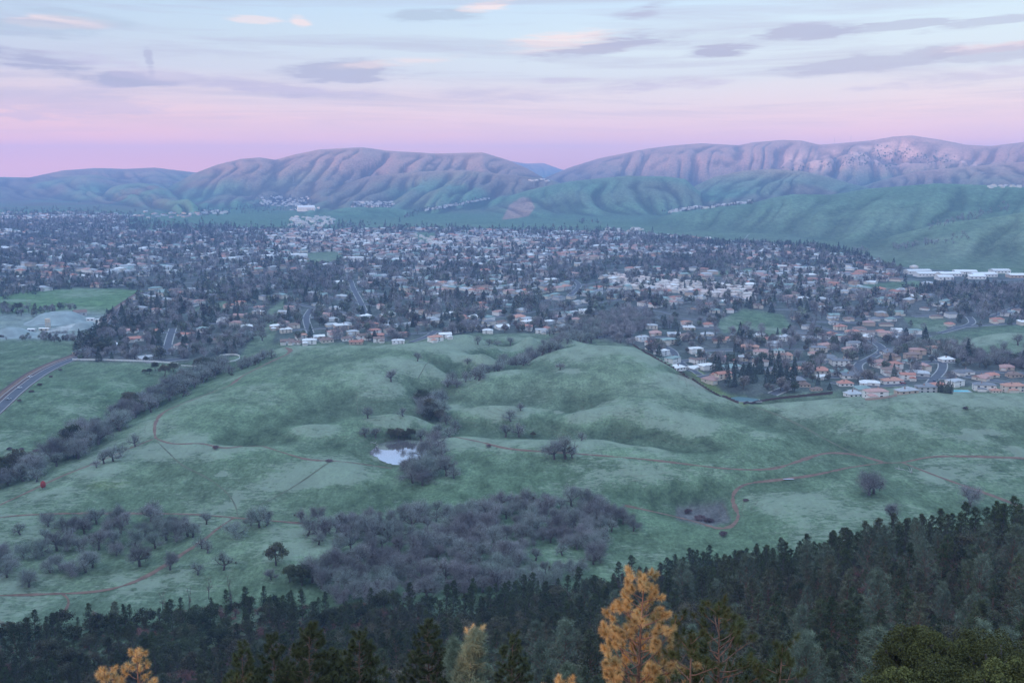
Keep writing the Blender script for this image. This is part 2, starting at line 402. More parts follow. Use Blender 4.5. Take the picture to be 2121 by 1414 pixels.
# upper far slopes browner, with warm evening light painted into the tint
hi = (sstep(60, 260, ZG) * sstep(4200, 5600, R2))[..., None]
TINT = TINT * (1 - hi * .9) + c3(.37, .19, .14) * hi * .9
def paint(poly, c, k=1.0, n=2, rmin=0, rmax=1e9):
    global TINT
    m = blurmask(inpoly(pX, pY, poly) & (R2 > rmin) & (R2 < rmax), n)[..., None] * k
    TINT = TINT * (1 - m) + c3(*c) * m
m = blurmask(is_sub, 2)[..., None]; TINT = TINT * (1 - m) + (c3(.06, .085, .07) * (1 - g) + c3(.11, .11, .11) * g) * m
paint([(1040,455),(1055,425),(1080,408),(1098,412),(1108,430),(1095,448),(1070,452)], (.32, .20, .16), .85, 1, 3000)    # slip on the hill
paint([(-200,665),(60,645),(150,640),(225,652),(200,690),(170,706),(60,704),(-200,705)], (.20, .24, .23), .8, 2, 900, 1700)   # quarry
paint([(70,690),(170,665),(235,655),(225,668),(150,684)], (.42, .43, .42), .9, 1, 900, 1700)
paint([(-200,612),(90,600),(240,598),(310,604),(245,640),(90,648),(-200,650)], (.10, .185, .075), .7, 2, 1000, 2200)      # bright meadow
paint([(1445,760),(1475,790),(1500,815),(1560,836),(1540,838),(1470,810),(1430,775)], (.20, .26, .07), .55, 2, 0, 1100)     # yellow-green verge
paint([(1410,770),(1455,795),(1475,812),(1440,800),(1400,778)], (.17, .13, .11), .6, 2, 0, 1100)
paint([(1400,1050),(1500,1040),(1515,1080),(1470,1090),(1400,1075)], (.17, .15, .17), .7, 3, 0, 800)
paint([(762,940),(772,922),(795,912),(825,904),(855,904),(882,912),(890,930),(885,950),(860,962),(830,968),(800,966),(778,955)], (.11, .11, .075), .4, 1, 0, 900)
paint([(175,1008),(205,994),(275,996),(250,1012),(180,1012)], (.10, .14, .07), .9, 1, 0, 800)
paint([(0,1240),(100,1240),(160,1225),(300,1215),(420,1225),(460,1260),(0,1330)], (.11, .16, .11), .5, 3, 0, 800)
rocky_glow = inpoly(pX, pY, [(1590,350),(1640,320),(1760,300),(1850,288),(1910,290),(2000,318),(2030,345),(1900,340),(1830,335),(1720,352)]) & (R2 > 6300)
rm = blurmask(rocky_glow, 5) * sstep(.42, .62, fbm(X2 / 160, Y2 / 160, 4, 77))
TINT = TINT * (1 - rm[..., None] * .85) + c3(.62, .34, .25) * rm[..., None] * .85  # rocky scrub, its colour brightened pink to imitate the last sun
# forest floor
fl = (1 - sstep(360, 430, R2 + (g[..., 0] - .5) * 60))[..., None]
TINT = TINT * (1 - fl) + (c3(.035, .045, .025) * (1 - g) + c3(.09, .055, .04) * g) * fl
TINT = np.clip(TINT, .01, .9)
# pale dry grass: on convex ground and in patches
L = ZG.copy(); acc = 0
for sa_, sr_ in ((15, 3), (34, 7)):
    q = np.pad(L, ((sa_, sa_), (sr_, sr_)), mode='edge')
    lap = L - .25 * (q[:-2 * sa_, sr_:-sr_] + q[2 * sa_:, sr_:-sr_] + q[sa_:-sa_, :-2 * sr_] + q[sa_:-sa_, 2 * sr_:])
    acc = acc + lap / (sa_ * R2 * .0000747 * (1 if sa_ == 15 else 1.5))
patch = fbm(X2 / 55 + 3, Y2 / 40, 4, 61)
lush = np.clip(1 + acc * .20, .72, 1.3)[..., None]      # relief shading put into the colour: swales darkened, crests lightened
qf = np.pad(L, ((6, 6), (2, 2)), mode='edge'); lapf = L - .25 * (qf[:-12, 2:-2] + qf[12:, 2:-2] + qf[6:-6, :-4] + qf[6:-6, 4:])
relief_shade_far = np.clip(1 + lapf / (R2 * .0012), .55, 1.35)[..., None]; lush = lush * (1 - far) + relief_shade_far * far; TINT = np.clip(TINT * (lush * (1 - fl) + fl), .01, .9)  # far gullies darkened, spurs lightened: hill relief painted into the tint
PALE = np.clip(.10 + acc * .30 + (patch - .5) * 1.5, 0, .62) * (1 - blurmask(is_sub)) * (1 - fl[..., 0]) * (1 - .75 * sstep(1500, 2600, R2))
for (qx, qy, rx, ry) in [(2025,902,45,12),(1680,1035,22,6),(1350,748,30,10),(480,1045,22,22),(1320,790,20,6),(1960,985,40,22),(1120,855,90,5),(1180,768,30,5),(2105,935,25,12),(455,980,20,6),(640,1000,60,12)]:
    d = ((pX - qx) / rx) ** 2 + ((pY - qy) / ry) ** 2
    PALE = PALE + (R2 < 1500) * (R2 > 380) * np.exp(-d * 1.2) * 1.5 * sstep(.35, .62, fbm(X2 / 9 + qx, Y2 / 9, 3, 19))
for poly, v in [([(0,770),(300,760),(330,800),(150,960),(0,920)], .55), ([(200,740),(550,740),(480,860),(330,900),(330,840)], .7)]:
    PALE *= 1 - (1 - v) * blurmask(inpoly(pX, pY, poly), 3)

NA, NR = ZG.shape
idx = np.arange(NA * NR).reshape(NA, NR)
Q = np.stack([idx[:-1, :-1], idx[:-1, 1:], idx[1:, 1:], idx[1:, :-1]], -1)
split = int(np.searchsorted(RR, 3150))
def sheet(name, j0, j1):
    sub = np.arange(NA * (j1 - j0)).reshape(NA, j1 - j0)
    F = np.stack([sub[:-1, :-1], sub[:-1, 1:], sub[1:, 1:], sub[1:, :-1]], -1).reshape(-1, 4)
    V = np.stack([X2[:, j0:j1], Y2[:, j0:j1], ZG[:, j0:j1]], -1).reshape(-1, 3)
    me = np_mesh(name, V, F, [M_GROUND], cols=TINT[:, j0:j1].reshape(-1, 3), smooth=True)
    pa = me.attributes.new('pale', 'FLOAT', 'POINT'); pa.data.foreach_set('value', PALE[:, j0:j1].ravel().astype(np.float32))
    return tag(link(name, me), kind='structure')
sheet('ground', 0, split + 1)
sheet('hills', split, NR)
# unseen mountain behind the camera, height and notch shaped to steer sun and shade
azb = np.radians(np.arange(33, 327.01, 1.0)); rb = np.exp(np.linspace(math.log(1.5), math.log(3200), 160))
AB, RB = np.meshgrid(azb, rb, indexing='ij')
ab = np.where(AB > math.pi, AB - 2 * math.pi, AB)
zf = height(np.clip(ab, -.576, .576), RB)
XB, YB = RB * np.sin(AB), RB * np.cos(AB)
sa = SUNAZ
dist = XB * math.sin(sa) + YB * math.cos(sa)               # towards the sun
lat = XB * math.cos(sa) - YB * math.sin(sa)
lat = -lat                                                  # positive to the right of the line of light
mt_h = 334 + 25 * (fbm(lat / 500, lat * 0, 3, 5) - .5)
notch = (1 - sstep(-15, -10, lat)) * sstep(-90, -62, lat)  # gap added so the low sun reaches the near pine tips
mt = 187 + (mt_h - 187) * sstep(60, 900, dist) 
mt = np.where(dist > 900, mt_h - (dist - 900) * .12, mt)
wb_ = sstep(20, 200, dist + RB * 0) * sstep(math.radians(33), math.radians(75), np.abs(ab))
side = np.clip(sstep(math.radians(33), math.radians(70), np.abs(ab)), 0, 1)
floor_ = 158 + 16.4 * np.exp(-((dist - 250) / 70) ** 2) - .02 * np.maximum(dist - 400, 0)
mt = mt * (1 - notch) + floor_ * notch
zb = zf * (1 - side) + side * np.where(notch > .02, mt, np.maximum(mt, np.minimum(zf, 187)))
zb = np.where(dist > 0, zb, zf * (1 - side) + side * (zf))
zb = zb + side * (fbm(XB / 90, YB / 90, 4, 8) - .5) * 12 * sstep(80, 300, RB) * (1 - notch)
nb = len(azb); mb = len(rb); s = np.arange(nb * mb).reshape(nb, mb)
F = np.stack([s[:-1, :-1], s[:-1, 1:], s[1:, 1:], s[1:, :-1]], -1).reshape(-1, 4)
V = np.stack([XB, YB, zb], -1).reshape(-1, 3)
me = np_mesh('shadow_mountain', V, F, [M_GROUND], cols=np.tile([.07, .09, .06], (len(V), 1)), smooth=True)
tag(link('shadow_mountain', me), kind='structure')

# ---------------------------------------------------------------- camera
cd = bpy.data.cameras.new('camera'); cam = bpy.data.objects.new('camera', cd); col.objects.link(cam)
cd.sensor_width = 36; cd.lens = 36 * FL / W0; cd.clip_end = 120000; cd.clip_start = .2
cam.location = (0, 0, HC); cam.rotation_euler = (math.pi / 2 - PITCH, 0, 0)
scene.camera = cam

# ---------------------------------------------------------------- light
sd = bpy.data.lights.new('sun', 'SUN'); sun = bpy.data.objects.new('sun', sd); col.objects.link(sun)
sd.energy = SUN_E; sd.angle = math.radians(.6); sd.color = (1.0, .56, .36)
dvec = Vector((-math.sin(SUNAZ) * math.cos(SUNEL), -math.cos(SUNAZ) * math.cos(SUNEL), -math.sin(SUNEL)))
sun.rotation_euler = dvec.to_track_quat('-Z', 'Y').to_euler()

# ---------------------------------------------------------------- sky
w = bpy.data.worlds.new('World'); scene.world = w; w.use_nodes = True
nt = w.node_tree; nt.nodes.clear()
wo = nd(nt, 'ShaderNodeOutputWorld'); bg = nd(nt, 'ShaderNodeBackground'); nt.links.new(bg.outputs[0], wo.inputs[0])
tc = nd(nt, 'ShaderNodeTexCoord'); sx = nd(nt, 'ShaderNodeSeparateXYZ'); nt.links.new(tc.outputs['Generated'], sx.inputs[0])
X_, Y_, Z_ = sx.outputs
hyp = val(nt, val(nt, val(nt, X_, X_), val(nt, Y_, Y_), 'ADD'), .5, 'POWER')
v_ = val(nt, Z_, val(nt, hyp, 1e-4, 'MAXIMUM'), 'DIVIDE')                 # tangent of the elevation
u_ = val(nt, X_, val(nt, Y_, .05, 'MAXIMUM'), 'DIVIDE')
cmb = nd(nt, 'ShaderNodeCombineXYZ'); nt.links.new(u_, cmb.inputs[0]); nt.links.new(v_, cmb.inputs[1])
def stretched(su, sv, ox=0, rot=0.0):
    mp = nd(nt, 'ShaderNodeMapping'); mp.inputs['Scale'].default_value = (su, sv, 1); mp.inputs['Location'].default_value = (ox, ox * .7, 0)
    mp.inputs['Rotation'].default_value = (0, 0, rot)
    nt.links.new(cmb.outputs[0], mp.inputs['Vector']); return mp.outputs[0]
def lin(r_, g_, b_):
    f = lambda c: (c / 255 / 12.92) if c / 255 <= .04045 else ((c / 255 + .055) / 1.055) ** 2.4
    return (f(r_), f(g_), f(b_))
wob = noisy(nt, stretched(2.2, 16, 3.3, -.02), 1.0, 5, .55)
wv = val(nt, v_, val(nt, val(nt, wob, -.5, 'ADD'), .030), 'ADD')
t = val(nt, wv, 4.0, 'MULTIPLY', True)     # 0 at horizon, .25 -> 1
base = ramp(nt, t, SKY_R)
basel = ramp(nt, t, SKY_L)
fl_ = val(nt, val(nt, u_, -1.6), .10, 'ADD', True); fl_.node.use_clamp = True
skyc = mixc(nt, fl_, base, basel)
zen = ramp(nt, val(nt, v_, .45, 'MULTIPLY', True), [(.10, 0.0), (.8, 1.0)])
skyc = mixc(nt, zen, skyc, ZENITH)
def uv(px, py):
    d = ray(px, py); return d[0] / d[1], d[2] / math.hypot(d[0], d[1])
nA = noisy(nt, stretched(5, 42, 1.0, -.03), 1.0, 6, .6, .6); nB = noisy(nt, stretched(22, 150, 5.0, -.03), 1.0, 4, .6, .3)
nC = val(nt, val(nt, nA, .66), val(nt, nB, .34), 'ADD')
# (px, py, half width, half height, tilt, strength, colour, softness)
VIO, PEA = lin(158, 160, 196), lin(236, 214, 216)
for (qx, qy, hw, hh, tilt, st, cc) in CLOUDS:
    u0, v0 = uv(qx, qy); a_ = hw / FL; b_ = hh / FL
    du = val(nt, u_, -u0, 'ADD'); a_ *= 1.2; b_ *= 1.25; st = min(1, st * 1.15); dv = val(nt, v_, -v0, 'ADD')
    dv2 = val(nt, dv, val(nt, du, -tilt), 'ADD')
    e = val(nt, val(nt, val(nt, du, 1 / a_), 2, 'POWER'), val(nt, val(nt, dv2, 1 / b_), 2, 'POWER'), 'ADD')
    e = val(nt, 1.0, e, 'SUBTRACT')
    e = val(nt, e, val(nt, val(nt, nC, -.48, 'ADD'), 6.5), 'ADD')
    e = val(nt, e, 1.1, 'MULTIPLY', True)
    e = val(nt, e, e); e = val(nt, e, st)
    skyc = mixc(nt, e, skyc, cc)
# thin streaks everywhere
stk = ramp(nt, noisy(nt, stretched(2.4, 44, 9.0, -.04), 1.0, 7, .66, .6), [(.47, 0.0), (.66, 1.0)])
band = ramp(nt, val(nt, v_, 5.0, 'MULTIPLY', True), [(.12, 0.0), (.35, 1.0)])
skyc = mixc(nt, val(nt, val(nt, stk, band), .55), skyc, lin(160, 158, 194))
skyc = mixc(nt, 1.0, skyc, (.90, .90, .90), 'MULTIPLY')
sky = nd(nt, 'ShaderNodeTexSky', sky_type='NISHITA', sun_disc=False, sun_elevation=SUNEL, sun_rotation=SUNAZ)
nish = mixc(nt, 1.0, sky.outputs[0], (.12, .12, .12), 'MULTIPLY')
tot = mixc(nt, 1.0, skyc, nish, 'ADD')
dt = nd(nt, 'ShaderNodeVectorMath', operation='DOT_PRODUCT'); nt.links.new(tc.outputs['Generated'], dt.inputs[0]); dt.inputs[1].default_value = (math.sin(SUNAZ), math.cos(SUNAZ), .12)
gl = val(nt, val(nt, dt.outputs['Value'], 0.0, 'MAXIMUM'), 3.0, 'POWER')
tot = mixc(nt, 1.0, tot, mixc(nt, gl, (0, 0, 0), GLOW), 'ADD')
# below the horizon: dim haze colour
lowm = ramp(nt, val(nt, val(nt, v_, 1.0), .5, 'ADD'), [(.44, 1.0), (.495, 0.0)])
tot = mixc(nt, lowm, tot, LOWC)
nt.links.new(tot, bg.inputs[0]); bg.inputs[1].default_value = SKY_S

# ---------------------------------------------------------------- haze
if HAZE:
    x0, x1, y0, y1, z0, z1 = -7600, 7600, -3260, 13100, float(min(ZG.min(), zb.min())) - 2, 485
    # the box holds the mountain too
    V = [(x, y, z) for x in (x0, x1) for y in (y0, y1) for z in (z0, z1)]
    F = [(0, 1, 3, 2), (4, 6, 7, 5), (0, 4, 5, 1), (2, 3, 7, 6), (0, 2, 6, 4), (1, 5, 7, 3)]
    m = bpy.data.materials.new('haze'); m.use_nodes = True; n_ = m.node_tree; n_.nodes.clear()
    o_ = n_.nodes.new('ShaderNodeOutputMaterial'); pv = n_.nodes.new('ShaderNodeVolumePrincipled')
    pv.inputs['Color'].default_value = HAZE_C + (1,); pv.inputs['Density'].default_value = HAZE; pv.inputs['Anisotropy'].default_value = 0.0
    n_.links.new(pv.outputs[0], o_.inputs['Volume'])
    hz_o = link('haze', np_mesh('haze', V, F, [m])); tag(hz_o, kind='stuff')

# ---------------------------------------------------------------- render settings
scene.view_settings.view_transform = 'Standard'; scene.view_settings.look = 'None'
scene.view_settings.exposure = EXPOSURE; scene.view_settings.gamma = 1
cy = scene.cycles
cy.max_bounces = 5; cy.diffuse_bounces = 3; cy.glossy_bounces = 2; cy.transmission_bounces = 2; cy.volume_bounces = 1; cy.transparent_max_bounces = 4
cy.caustics_reflective = False; cy.caustics_refractive = False; cy.sample_clamp_indirect = 4
cy.use_denoising = True
# ---------------------------------------------------------------- plant building blocks (all triangles)
def unit(v): return v / np.maximum(np.linalg.norm(v, axis=-1, keepdims=True), 1e-9)
def rdir(n, rng): return unit(rng.normal(size=(n, 3)))
class Tri:
    def __init__(s): s.V = []; s.F = []; s.C = []; s.n = 0
    def add(s, V, F, c=None):
        V = np.asarray(V, float).reshape(-1, 3); s.V.append(V); s.F.append(np.asarray(F).reshape(-1, 3) + s.n); s.n += len(V)
        s.C.append(np.broadcast_to(np.asarray((1, 1, 1) if c is None else c, float), (len(V), 3)))
    def out(s): return np.concatenate(s.V), np.concatenate(s.F), np.concatenate(s.C)
def tube(T, P, R, n=5, c=None):
    P = np.asarray(P, float); m = len(P); R = np.asarray(R, float)
    d = unit(np.gradient(P, axis=0)); ref = np.array([.3, .2, 1.0]) if abs(d[0, 2]) < .9 else np.array([1.0, .2, 0])
    a = unit(np.cross(d, ref)); b = np.cross(d, a)
    th = np.arange(n) * 2 * math.pi / n
    V = P[:, None] + R[:, None, None] * (np.cos(th)[None, :, None] * a[:, None] + np.sin(th)[None, :, None] * b[:, None])
    F = []
    for i in range(m - 1):
        for j in range(n):
            p, q = i * n + j, i * n + (j + 1) % n
            F += [(p, q, q + n), (p, q + n, p + n)]
    k = m * n
    F += [((m - 1) * n + j, (m - 1) * n + (j + 1) % n, k) for j in range(n)]
    T.add(np.concatenate([V.reshape(-1, 3), P[-1:] + d[-1:] * R[-1]]), F, c)
def slivers(T, P, D, L, Wd, rng, c=None):
    n = len(P); s = unit(np.cross(D, rdir(n, rng))) * (np.asarray(Wd) / 2).reshape(-1, 1)
    V = np.stack([P - s, P + s, P + D * np.asarray(L).reshape(-1, 1)], 1).reshape(-1, 3)
    if c is not None: c = np.repeat(np.broadcast_to(c, (n, 3)), 3, 0)
    T.add(V, np.arange(3 * n).reshape(-1, 3), c)
def leaves(T, P, size, rng, c=None, flat=.0):
    n = len(P); a = rdir(n, rng); 
    if flat: a[:, 2] *= 1 - flat; a = unit(a)
    b = unit(np.cross(a, rdir(n, rng))); s = np.broadcast_to(np.asarray(size, float), (n,)).reshape(-1, 1)
    V = np.stack([P - a * s * .5, P + a * s * .5 + b * s * .1, P + b * s * .85], 1).reshape(-1, 3)
    if c is not None: c = np.repeat(np.broadcast_to(c, (n, 3)), 3, 0)
    T.add(V, np.arange(3 * n).reshape(-1, 3), c)
def blobpts(n, rng, shell=.35):
    d = rdir(n, rng); return d * (rng.random(n)[:, None] ** shell)
def curve(p0, d0, L, up, rng, m=5, wig=.12):
    P = [np.array(p0, float)]; d = unit(np.array(d0, float))
    for i in range(m):
        d = unit(d + np.array([0, 0, up / m]) + rng.normal(size=3) * wig); P.append(P[-1] + d * L / m)
    return np.array(P)

def oak_bare(seed, h=9.0, R=6.0, ntw=4800, tw=.08, mistle=0, trk=.045):
    """wide winter oak: short trunk, spreading crooked limbs, haze of twigs"""
    rng = np.random.default_rng(seed); T, K = Tri(), Tri()
    th = h * rng.uniform(.16, .26); tr = h * trk
    trunk = curve((0, 0, -.4), (rng.normal() * .12, rng.normal() * .12, 1), th + .4, 0, rng, 3, .08)
    tube(T, trunk, np.linspace(tr * 1.3, tr, 4), 7)
    ends = []
    nl = rng.integers(5, 8)
    for i in range(nl):
        a = i * 2 * math.pi / nl + rng.normal() * .35; el = rng.uniform(.1, .8) if i % 3 else 1.3
        d = np.array([math.cos(a) * math.cos(el), math.sin(a) * math.cos(el), math.sin(el)])
        L = (R * .66 if el < 1 else (h - th) * .5) * rng.uniform(.85, 1.1)
        P = curve(trunk[-1], d, L, .1, rng, 5, .17); tube(T, P, np.linspace(tr * .6, tr * .28, 6), 5)
        for j in range(5):
            q = P[rng.integers(2, 6)]; d2 = unit(P[-1] - P[0]) + rdir(1, rng)[0] * 1.1; d2[2] += .15
            P2 = curve(q, d2, rng.uniform(.25, .42) * R, .2, rng, 4, .2); tube(T, P2, np.linspace(tr * .27, tr * .1, 5), 4)
            for k in range(4):
                q2 = P2[rng.integers(1, 5)]; P3 = curve(q2, unit(P2[-1] - P2[0]) + rdir(1, rng)[0] * 1.0, rng.uniform(.1, .22) * R, .1, rng, 3, .2)
                tube(T, P3, np.linspace(tr * .1, tr * .035, 4), 3); ends.append(P3[-1]); ends.append(P3[1])
    ends = np.array(ends); n = len(ends)
    k = rng.integers(0, n, ntw); C = ends[k] + blobpts(ntw, rng) * np.array([.26, .26, .20]) * R
    keep = C[:, 2] > th * .75; C = C[keep]; k = k[keep]
    ctr = np.array([0, 0, h * .45]); D = unit(unit(C - ctr) * .8 + rdir(len(C), rng) * .9 + np.array([0, 0, .1]))
    g = .75 + .5 * rng.random(n)[k]; g = g * rng.uniform(.85, 1.15, len(C))
    slivers(K, C, D, rng.uniform(.5, 1.1, len(C)) * R * .13, rng.uniform(.6, 1.4, len(C)) * tw, rng, g[:, None] * np.array([1, 1, 1]))
    if mistle:
        for q in range(mistle):
            c = ends[rng.integers(0, n)]
            leaves(K, c + blobpts(160, rng) * .5, .2, rng, (.45, .35, .25))
    return T.out(), K.out()

def oak_ever(seed, h=8.0, R=4.2, n=5200, leaf=.3, vr=None):
    """evergreen oak: many overlapping leaf clumps"""
    rng = np.random.default_rng(seed); T, K = Tri(), Tri()
    zc, amp = (h * .5, h * .44) if vr is None else (h - vr, vr * .95)
    P = curve((0, 0, -.4), (0, 0, 1), zc, 0, rng, 3, .1 if vr is None else .03); tube(T, P, np.linspace(h * .04, h * .02, 4), 6)
    nc = 46 if vr is None else 150; C = []
    for i in range(nc):
        d = rdir(1, rng)[0]; d[2] = abs(d[2]) * 1.0 - .22
        rr = rng.uniform(.5, .9); C.append(np.array([d[0] * R * rr, d[1] * R * rr, zc + d[2] * amp * rr * 1.1]))
        if i % 3 == 0: tube(T, np.array([P[-1], (P[-1] + C[-1]) / 2 + rng.normal(size=3) * .2, C[-1]]), [h * .014, h * .01, h * .004], 4)
    C = np.array(C); k = rng.integers(0, nc, n); rad = rng.uniform(.18, .34, nc)[k] * R * (1 if vr is None else .7)
    Q = C[k] + blobpts(n, rng, .25) * rad[:, None] * np.array([1, 1, .85])
    g = (.7 + .65 * rng.random(nc))[k] * rng.uniform(.75, 1.3, n)
    leaves(K, Q, leaf * rng.uniform(.6, 1.3, n), rng, g[:, None] * np.ones(3), .3)
    return T.out(), K.out()

def pine_mid(seed, h=13.0, R=3.0, clumps=260, nn=18, nl=.55, nw=.07, gray=False, top=1.5, base=.12):
    """whorled conifer with tufted needles"""
    rng = np.random.default_rng(seed); T, K = Tri(), Tri()
    trunk = curve((0, 0, -.5), (rng.normal() * .03, rng.normal() * .03, 1), h + .4, 0, rng, 8, .02); trr = np.linspace(h * .018, h * .003, 9)
    tube(T, trunk, trr, 6)
    def tp(t): i = t * 8; j = min(int(i), 7); return trunk[j] + (trunk[j + 1] - trunk[j]) * (i - j)
    C = []
    nb = int(clumps / 5)
    for i in range(nb):
        t = base + (1 - base) * (i + rng.random()) / nb; prof = (1 - t) ** (.42 if gray else .50) * min(1, (t - base) * 4 + .6)
        L = max(R * prof * rng.uniform(.75, 1.15), .35); a = i * 2.399 + rng.normal() * .3
        P = curve(tp(t), (math.cos(a), math.sin(a), .25 + (t * .7)), L, .5 if gray else .35, rng, 4, .1)
        tube(T, P, np.linspace(h * .006, h * .0015, 5), 3)
        for j in range(5):
            s = 1 - .62 * rng.random() ** 1.5; q = P[0] + (P[-1] - P[0]) * s
            C.append(q + rng.normal(size=3) * np.array([.13, .13, .07]) * L)
    C.append(tp(1.0)); C = np.array(C); nc = len(C)
    k = np.repeat(np.arange(nc), nn); n = len(k); D = rdir(n, rng); D[:, 2] = D[:, 2] * .8 + .25; D = unit(D)
    g = (.65 + .7 * rng.random(nc))[k] * rng.uniform(.8, 1.2, n)
    slivers(K, C[k] + rng.normal(size=(n, 3)) * nl * .22, D, rng.uniform(.6, 1.1, n) * nl, nw, rng, g[:, None] * np.ones(3))
    return T.out(), K.out()

def pine_tufts(seed, h=14.0, R=2.3, taper=.75, nb=46, needles=170, nl=.20, nw=.0085, base=.35, dens=1.0, up=.5):
    """near pine: every shoot carries its own brush of long needles"""
    rng = np.random.default_rng(seed); T, K, N = Tri(), Tri(), Tri()
    trunk = curve((0, 0, -.5), (rng.normal() * .02, rng.normal() * .02, 1), h + .2, 0, rng, 12, .02); trr = np.linspace(h * .014, .016, 13)
    trunk[:, :2] -= trunk[-1, :2] * np.linspace(0, 1, len(trunk))[:, None]
    tube(T, trunk, trr, 8)
    def tp(t): i = t * 12; j = min(int(i), 11); return trunk[j] + (trunk[j + 1] - trunk[j]) * (i - j)
    tips = []
    for i in range(nb):
        t = 1 - (1 - base) * ((i + .5) / nb) ** .8; dep = (1 - t) * h
        L = min(R, .42 + dep * taper * .46) * rng.uniform(.75, 1.12); a = i * 2.399 + rng.normal() * .35
        P = curve(tp(t), (math.cos(a), math.sin(a), .35 + rng.normal() * .12), L, up, rng, 6, .10)
        tube(T, P, np.linspace(.012 + L * .012, .008, 7), 5)
        tips.append((P[-1], unit(P[-1] - P[-2])))
        for j in range(max(1, int(L * 2.6 * dens))):
            s = rng.uniform(.35, .95) * 6; jj = min(int(s), 5); q = P[jj] + (P[jj + 1] - P[jj]) * (s - jj)
            d = unit(unit(P[-1] - P[0]) + rdir(1, rng)[0] * .8 + np.array([0, 0, .5]))
            P2 = curve(q, d, rng.uniform(.2, .5), .4, rng, 3, .1); tube(T, P2, np.linspace(.011, .007, 4), 4)
            tips.append((P2[-1], unit(P2[-1] - P2[-2])))
    tips.append((tp(1.0), np.array([0, 0, 1.0])))
    for a in (0, 2.1, 4.2): tips.append((tp(.985) + np.array([math.cos(a), math.sin(a), .4]) * .12, unit(np.array([math.cos(a), math.sin(a), 1.6]))))
    for (p, d) in tips:
        n = int(needles * rng.uniform(.75, 1.2)); sh = rng.uniform(.09, .17)
        s = rng.random(n); Pn = p - d * sh * s[:, None] * 1.0 + d * .03
        side = rdir(n, rng); side = unit(side - (side @ d)[:, None] * d)
        ang = .15 + 1.95 * s + rng.normal(size=n) * .15; D = unit(d * np.cos(ang)[:, None] + side * np.sin(ang)[:, None])
        gg = rng.uniform(.8, 1.2)
        slivers(K, Pn, D, nl * rng.uniform(.8, 1.15, n), nw * rng.uniform(.8, 1.3, n), rng, gg * (.85 + .3 * rng.random(n))[:, None] * np.ones(3))
    return T.out(), K.out()

def conifer_far(seed, h=20.0, R=4.0, n=900, leaf=1.0, p=.85):
    rng = np.random.default_rng(seed); T, K = Tri(), Tri()
    tube(T, [(0, 0, -.5), (0, 0, h * .5), (0, 0, h * .92)], [h * .02, h * .012, h * .004], 5)
    t = .06 + .94 * rng.random(n) ** 1.25; L = R * (1 - t) ** p * (.45 + .6 * rng.random(n) ** .5) * (1 + .25 * np.sin(t * 40)); a = rng.random(n) * 6.283
    a = np.round(a * 2.2) / 2.2 + rng.normal(size=n) * .22
    Q = np.stack([np.cos(a) * L, np.sin(a) * L, t * h - L * .18], 1)
    g = (.6 + .8 * rng.random(n)); leaves(K, Q, leaf * rng.uniform(.6, 1.2, n), rng, g[:, None] * np.ones(3), .5)
    return T.out(), K.out()
def round_far(seed, h=9.0, R=4.0, n=700, leaf=1.0, bare=False):
    rng = np.random.default_rng(seed); T, K = Tri(), Tri()
    tube(T, [(0, 0, -.5), (0, 0, h * .35), (rng.normal() * .3, rng.normal() * .3, h * .7)], [h * .035, h * .025, h * .008], 5)
    for i in range(5):
        a = i * 1.26 + rng.normal() * .2
        tube(T, [(0, 0, h * .25), (math.cos(a) * R * .35, math.sin(a) * R * .35, h * .5), (math.cos(a) * R * .6, math.sin(a) * R * .6, h * .72)], [h * .016, h * .011, h * .004], 3)
    nc = 16; C = rdir(nc, rng) * np.array([R * .62, R * .62, h * .26]) + np.array([0, 0, h * .6]); k = rng.integers(0, nc, n)
    Q = C[k] + blobpts(n, rng, .3) * np.array([R * .42, R * .42, h * .17])
    g = ((.65 + .7 * rng.random(nc))[k] * rng.uniform(.8, 1.2, n))[:, None] * np.ones(3)
    if bare:
        D = unit(unit(Q - np.array([0, 0, h * .4])) + rdir(n, rng) * .8); slivers(K, Q, D, rng.uniform(.8, 1.6, n) * leaf * 1.3, leaf * .20, rng, g)
    else: leaves(K, Q, leaf * rng.uniform(.6, 1.2, n), rng, g, .3)
    return T.out(), K.out()
def cypress_far(seed, h=9.0, R=.9, n=350):
    rng = np.random.default_rng(seed); T, K = Tri(), Tri()
    tube(T, [(0, 0, -.5), (0, 0, h * .5), (0, 0, h * .9)], [.2, .12, .04], 5)
    t = rng.random(n); L = R * np.sin(np.clip(t * 1.05 + .12, 0, 1) * math.pi) ** .5 * rng.random(n) ** .4; a = rng.random(n) * 6.283
    Q = np.stack([np.cos(a) * L, np.sin(a) * L, t * h], 1)
    leaves(K, Q, .55, rng, (.7 + .5 * rng.random(n))[:, None] * np.ones(3)); return T.out(), K.out()

# ---------------------------------------------------------------- plant materials
def leafmat(name, c, rand=.25, var=.3, tr=0.0, c2=None, rough=.8):
    m, nt, b = mat(name)
    at = nd(nt, 'ShaderNodeAttribute', attribute_name='tint'); oi = nd(nt, 'ShaderNodeObjectInfo'); geo = nd(nt, 'ShaderNodeNewGeometry')
    n = noisy(nt, geo.outputs['Position'], .06, 3); f = ramp(nt, n, [(.3, 1 - var), (.7, 1 + var)])
    g = ramp(nt, oi.outputs['Random'], [(0, 1 - rand), (1, 1 + rand)])
    base = c
    if c2 is not None:
        n2 = noisy(nt, geo.outputs['Position'], .035, 2); base = mixc(nt, ramp(nt, val(nt, n2, val(nt, oi.outputs['Random'], .25), 'ADD'), [(.48, 0.0), (.78, 1.0)]), c, c2)
    cc = mixc(nt, 1.0, base, at.outputs['Color'], 'MULTIPLY'); cc = mixc(nt, 1.0, cc, f, 'MULTIPLY'); cc = mixc(nt, 1.0, cc, g, 'MULTIPLY')
    nt.links.new(cc, b.inputs['Base Color']); b.inputs['Roughness'].default_value = rough
    return m
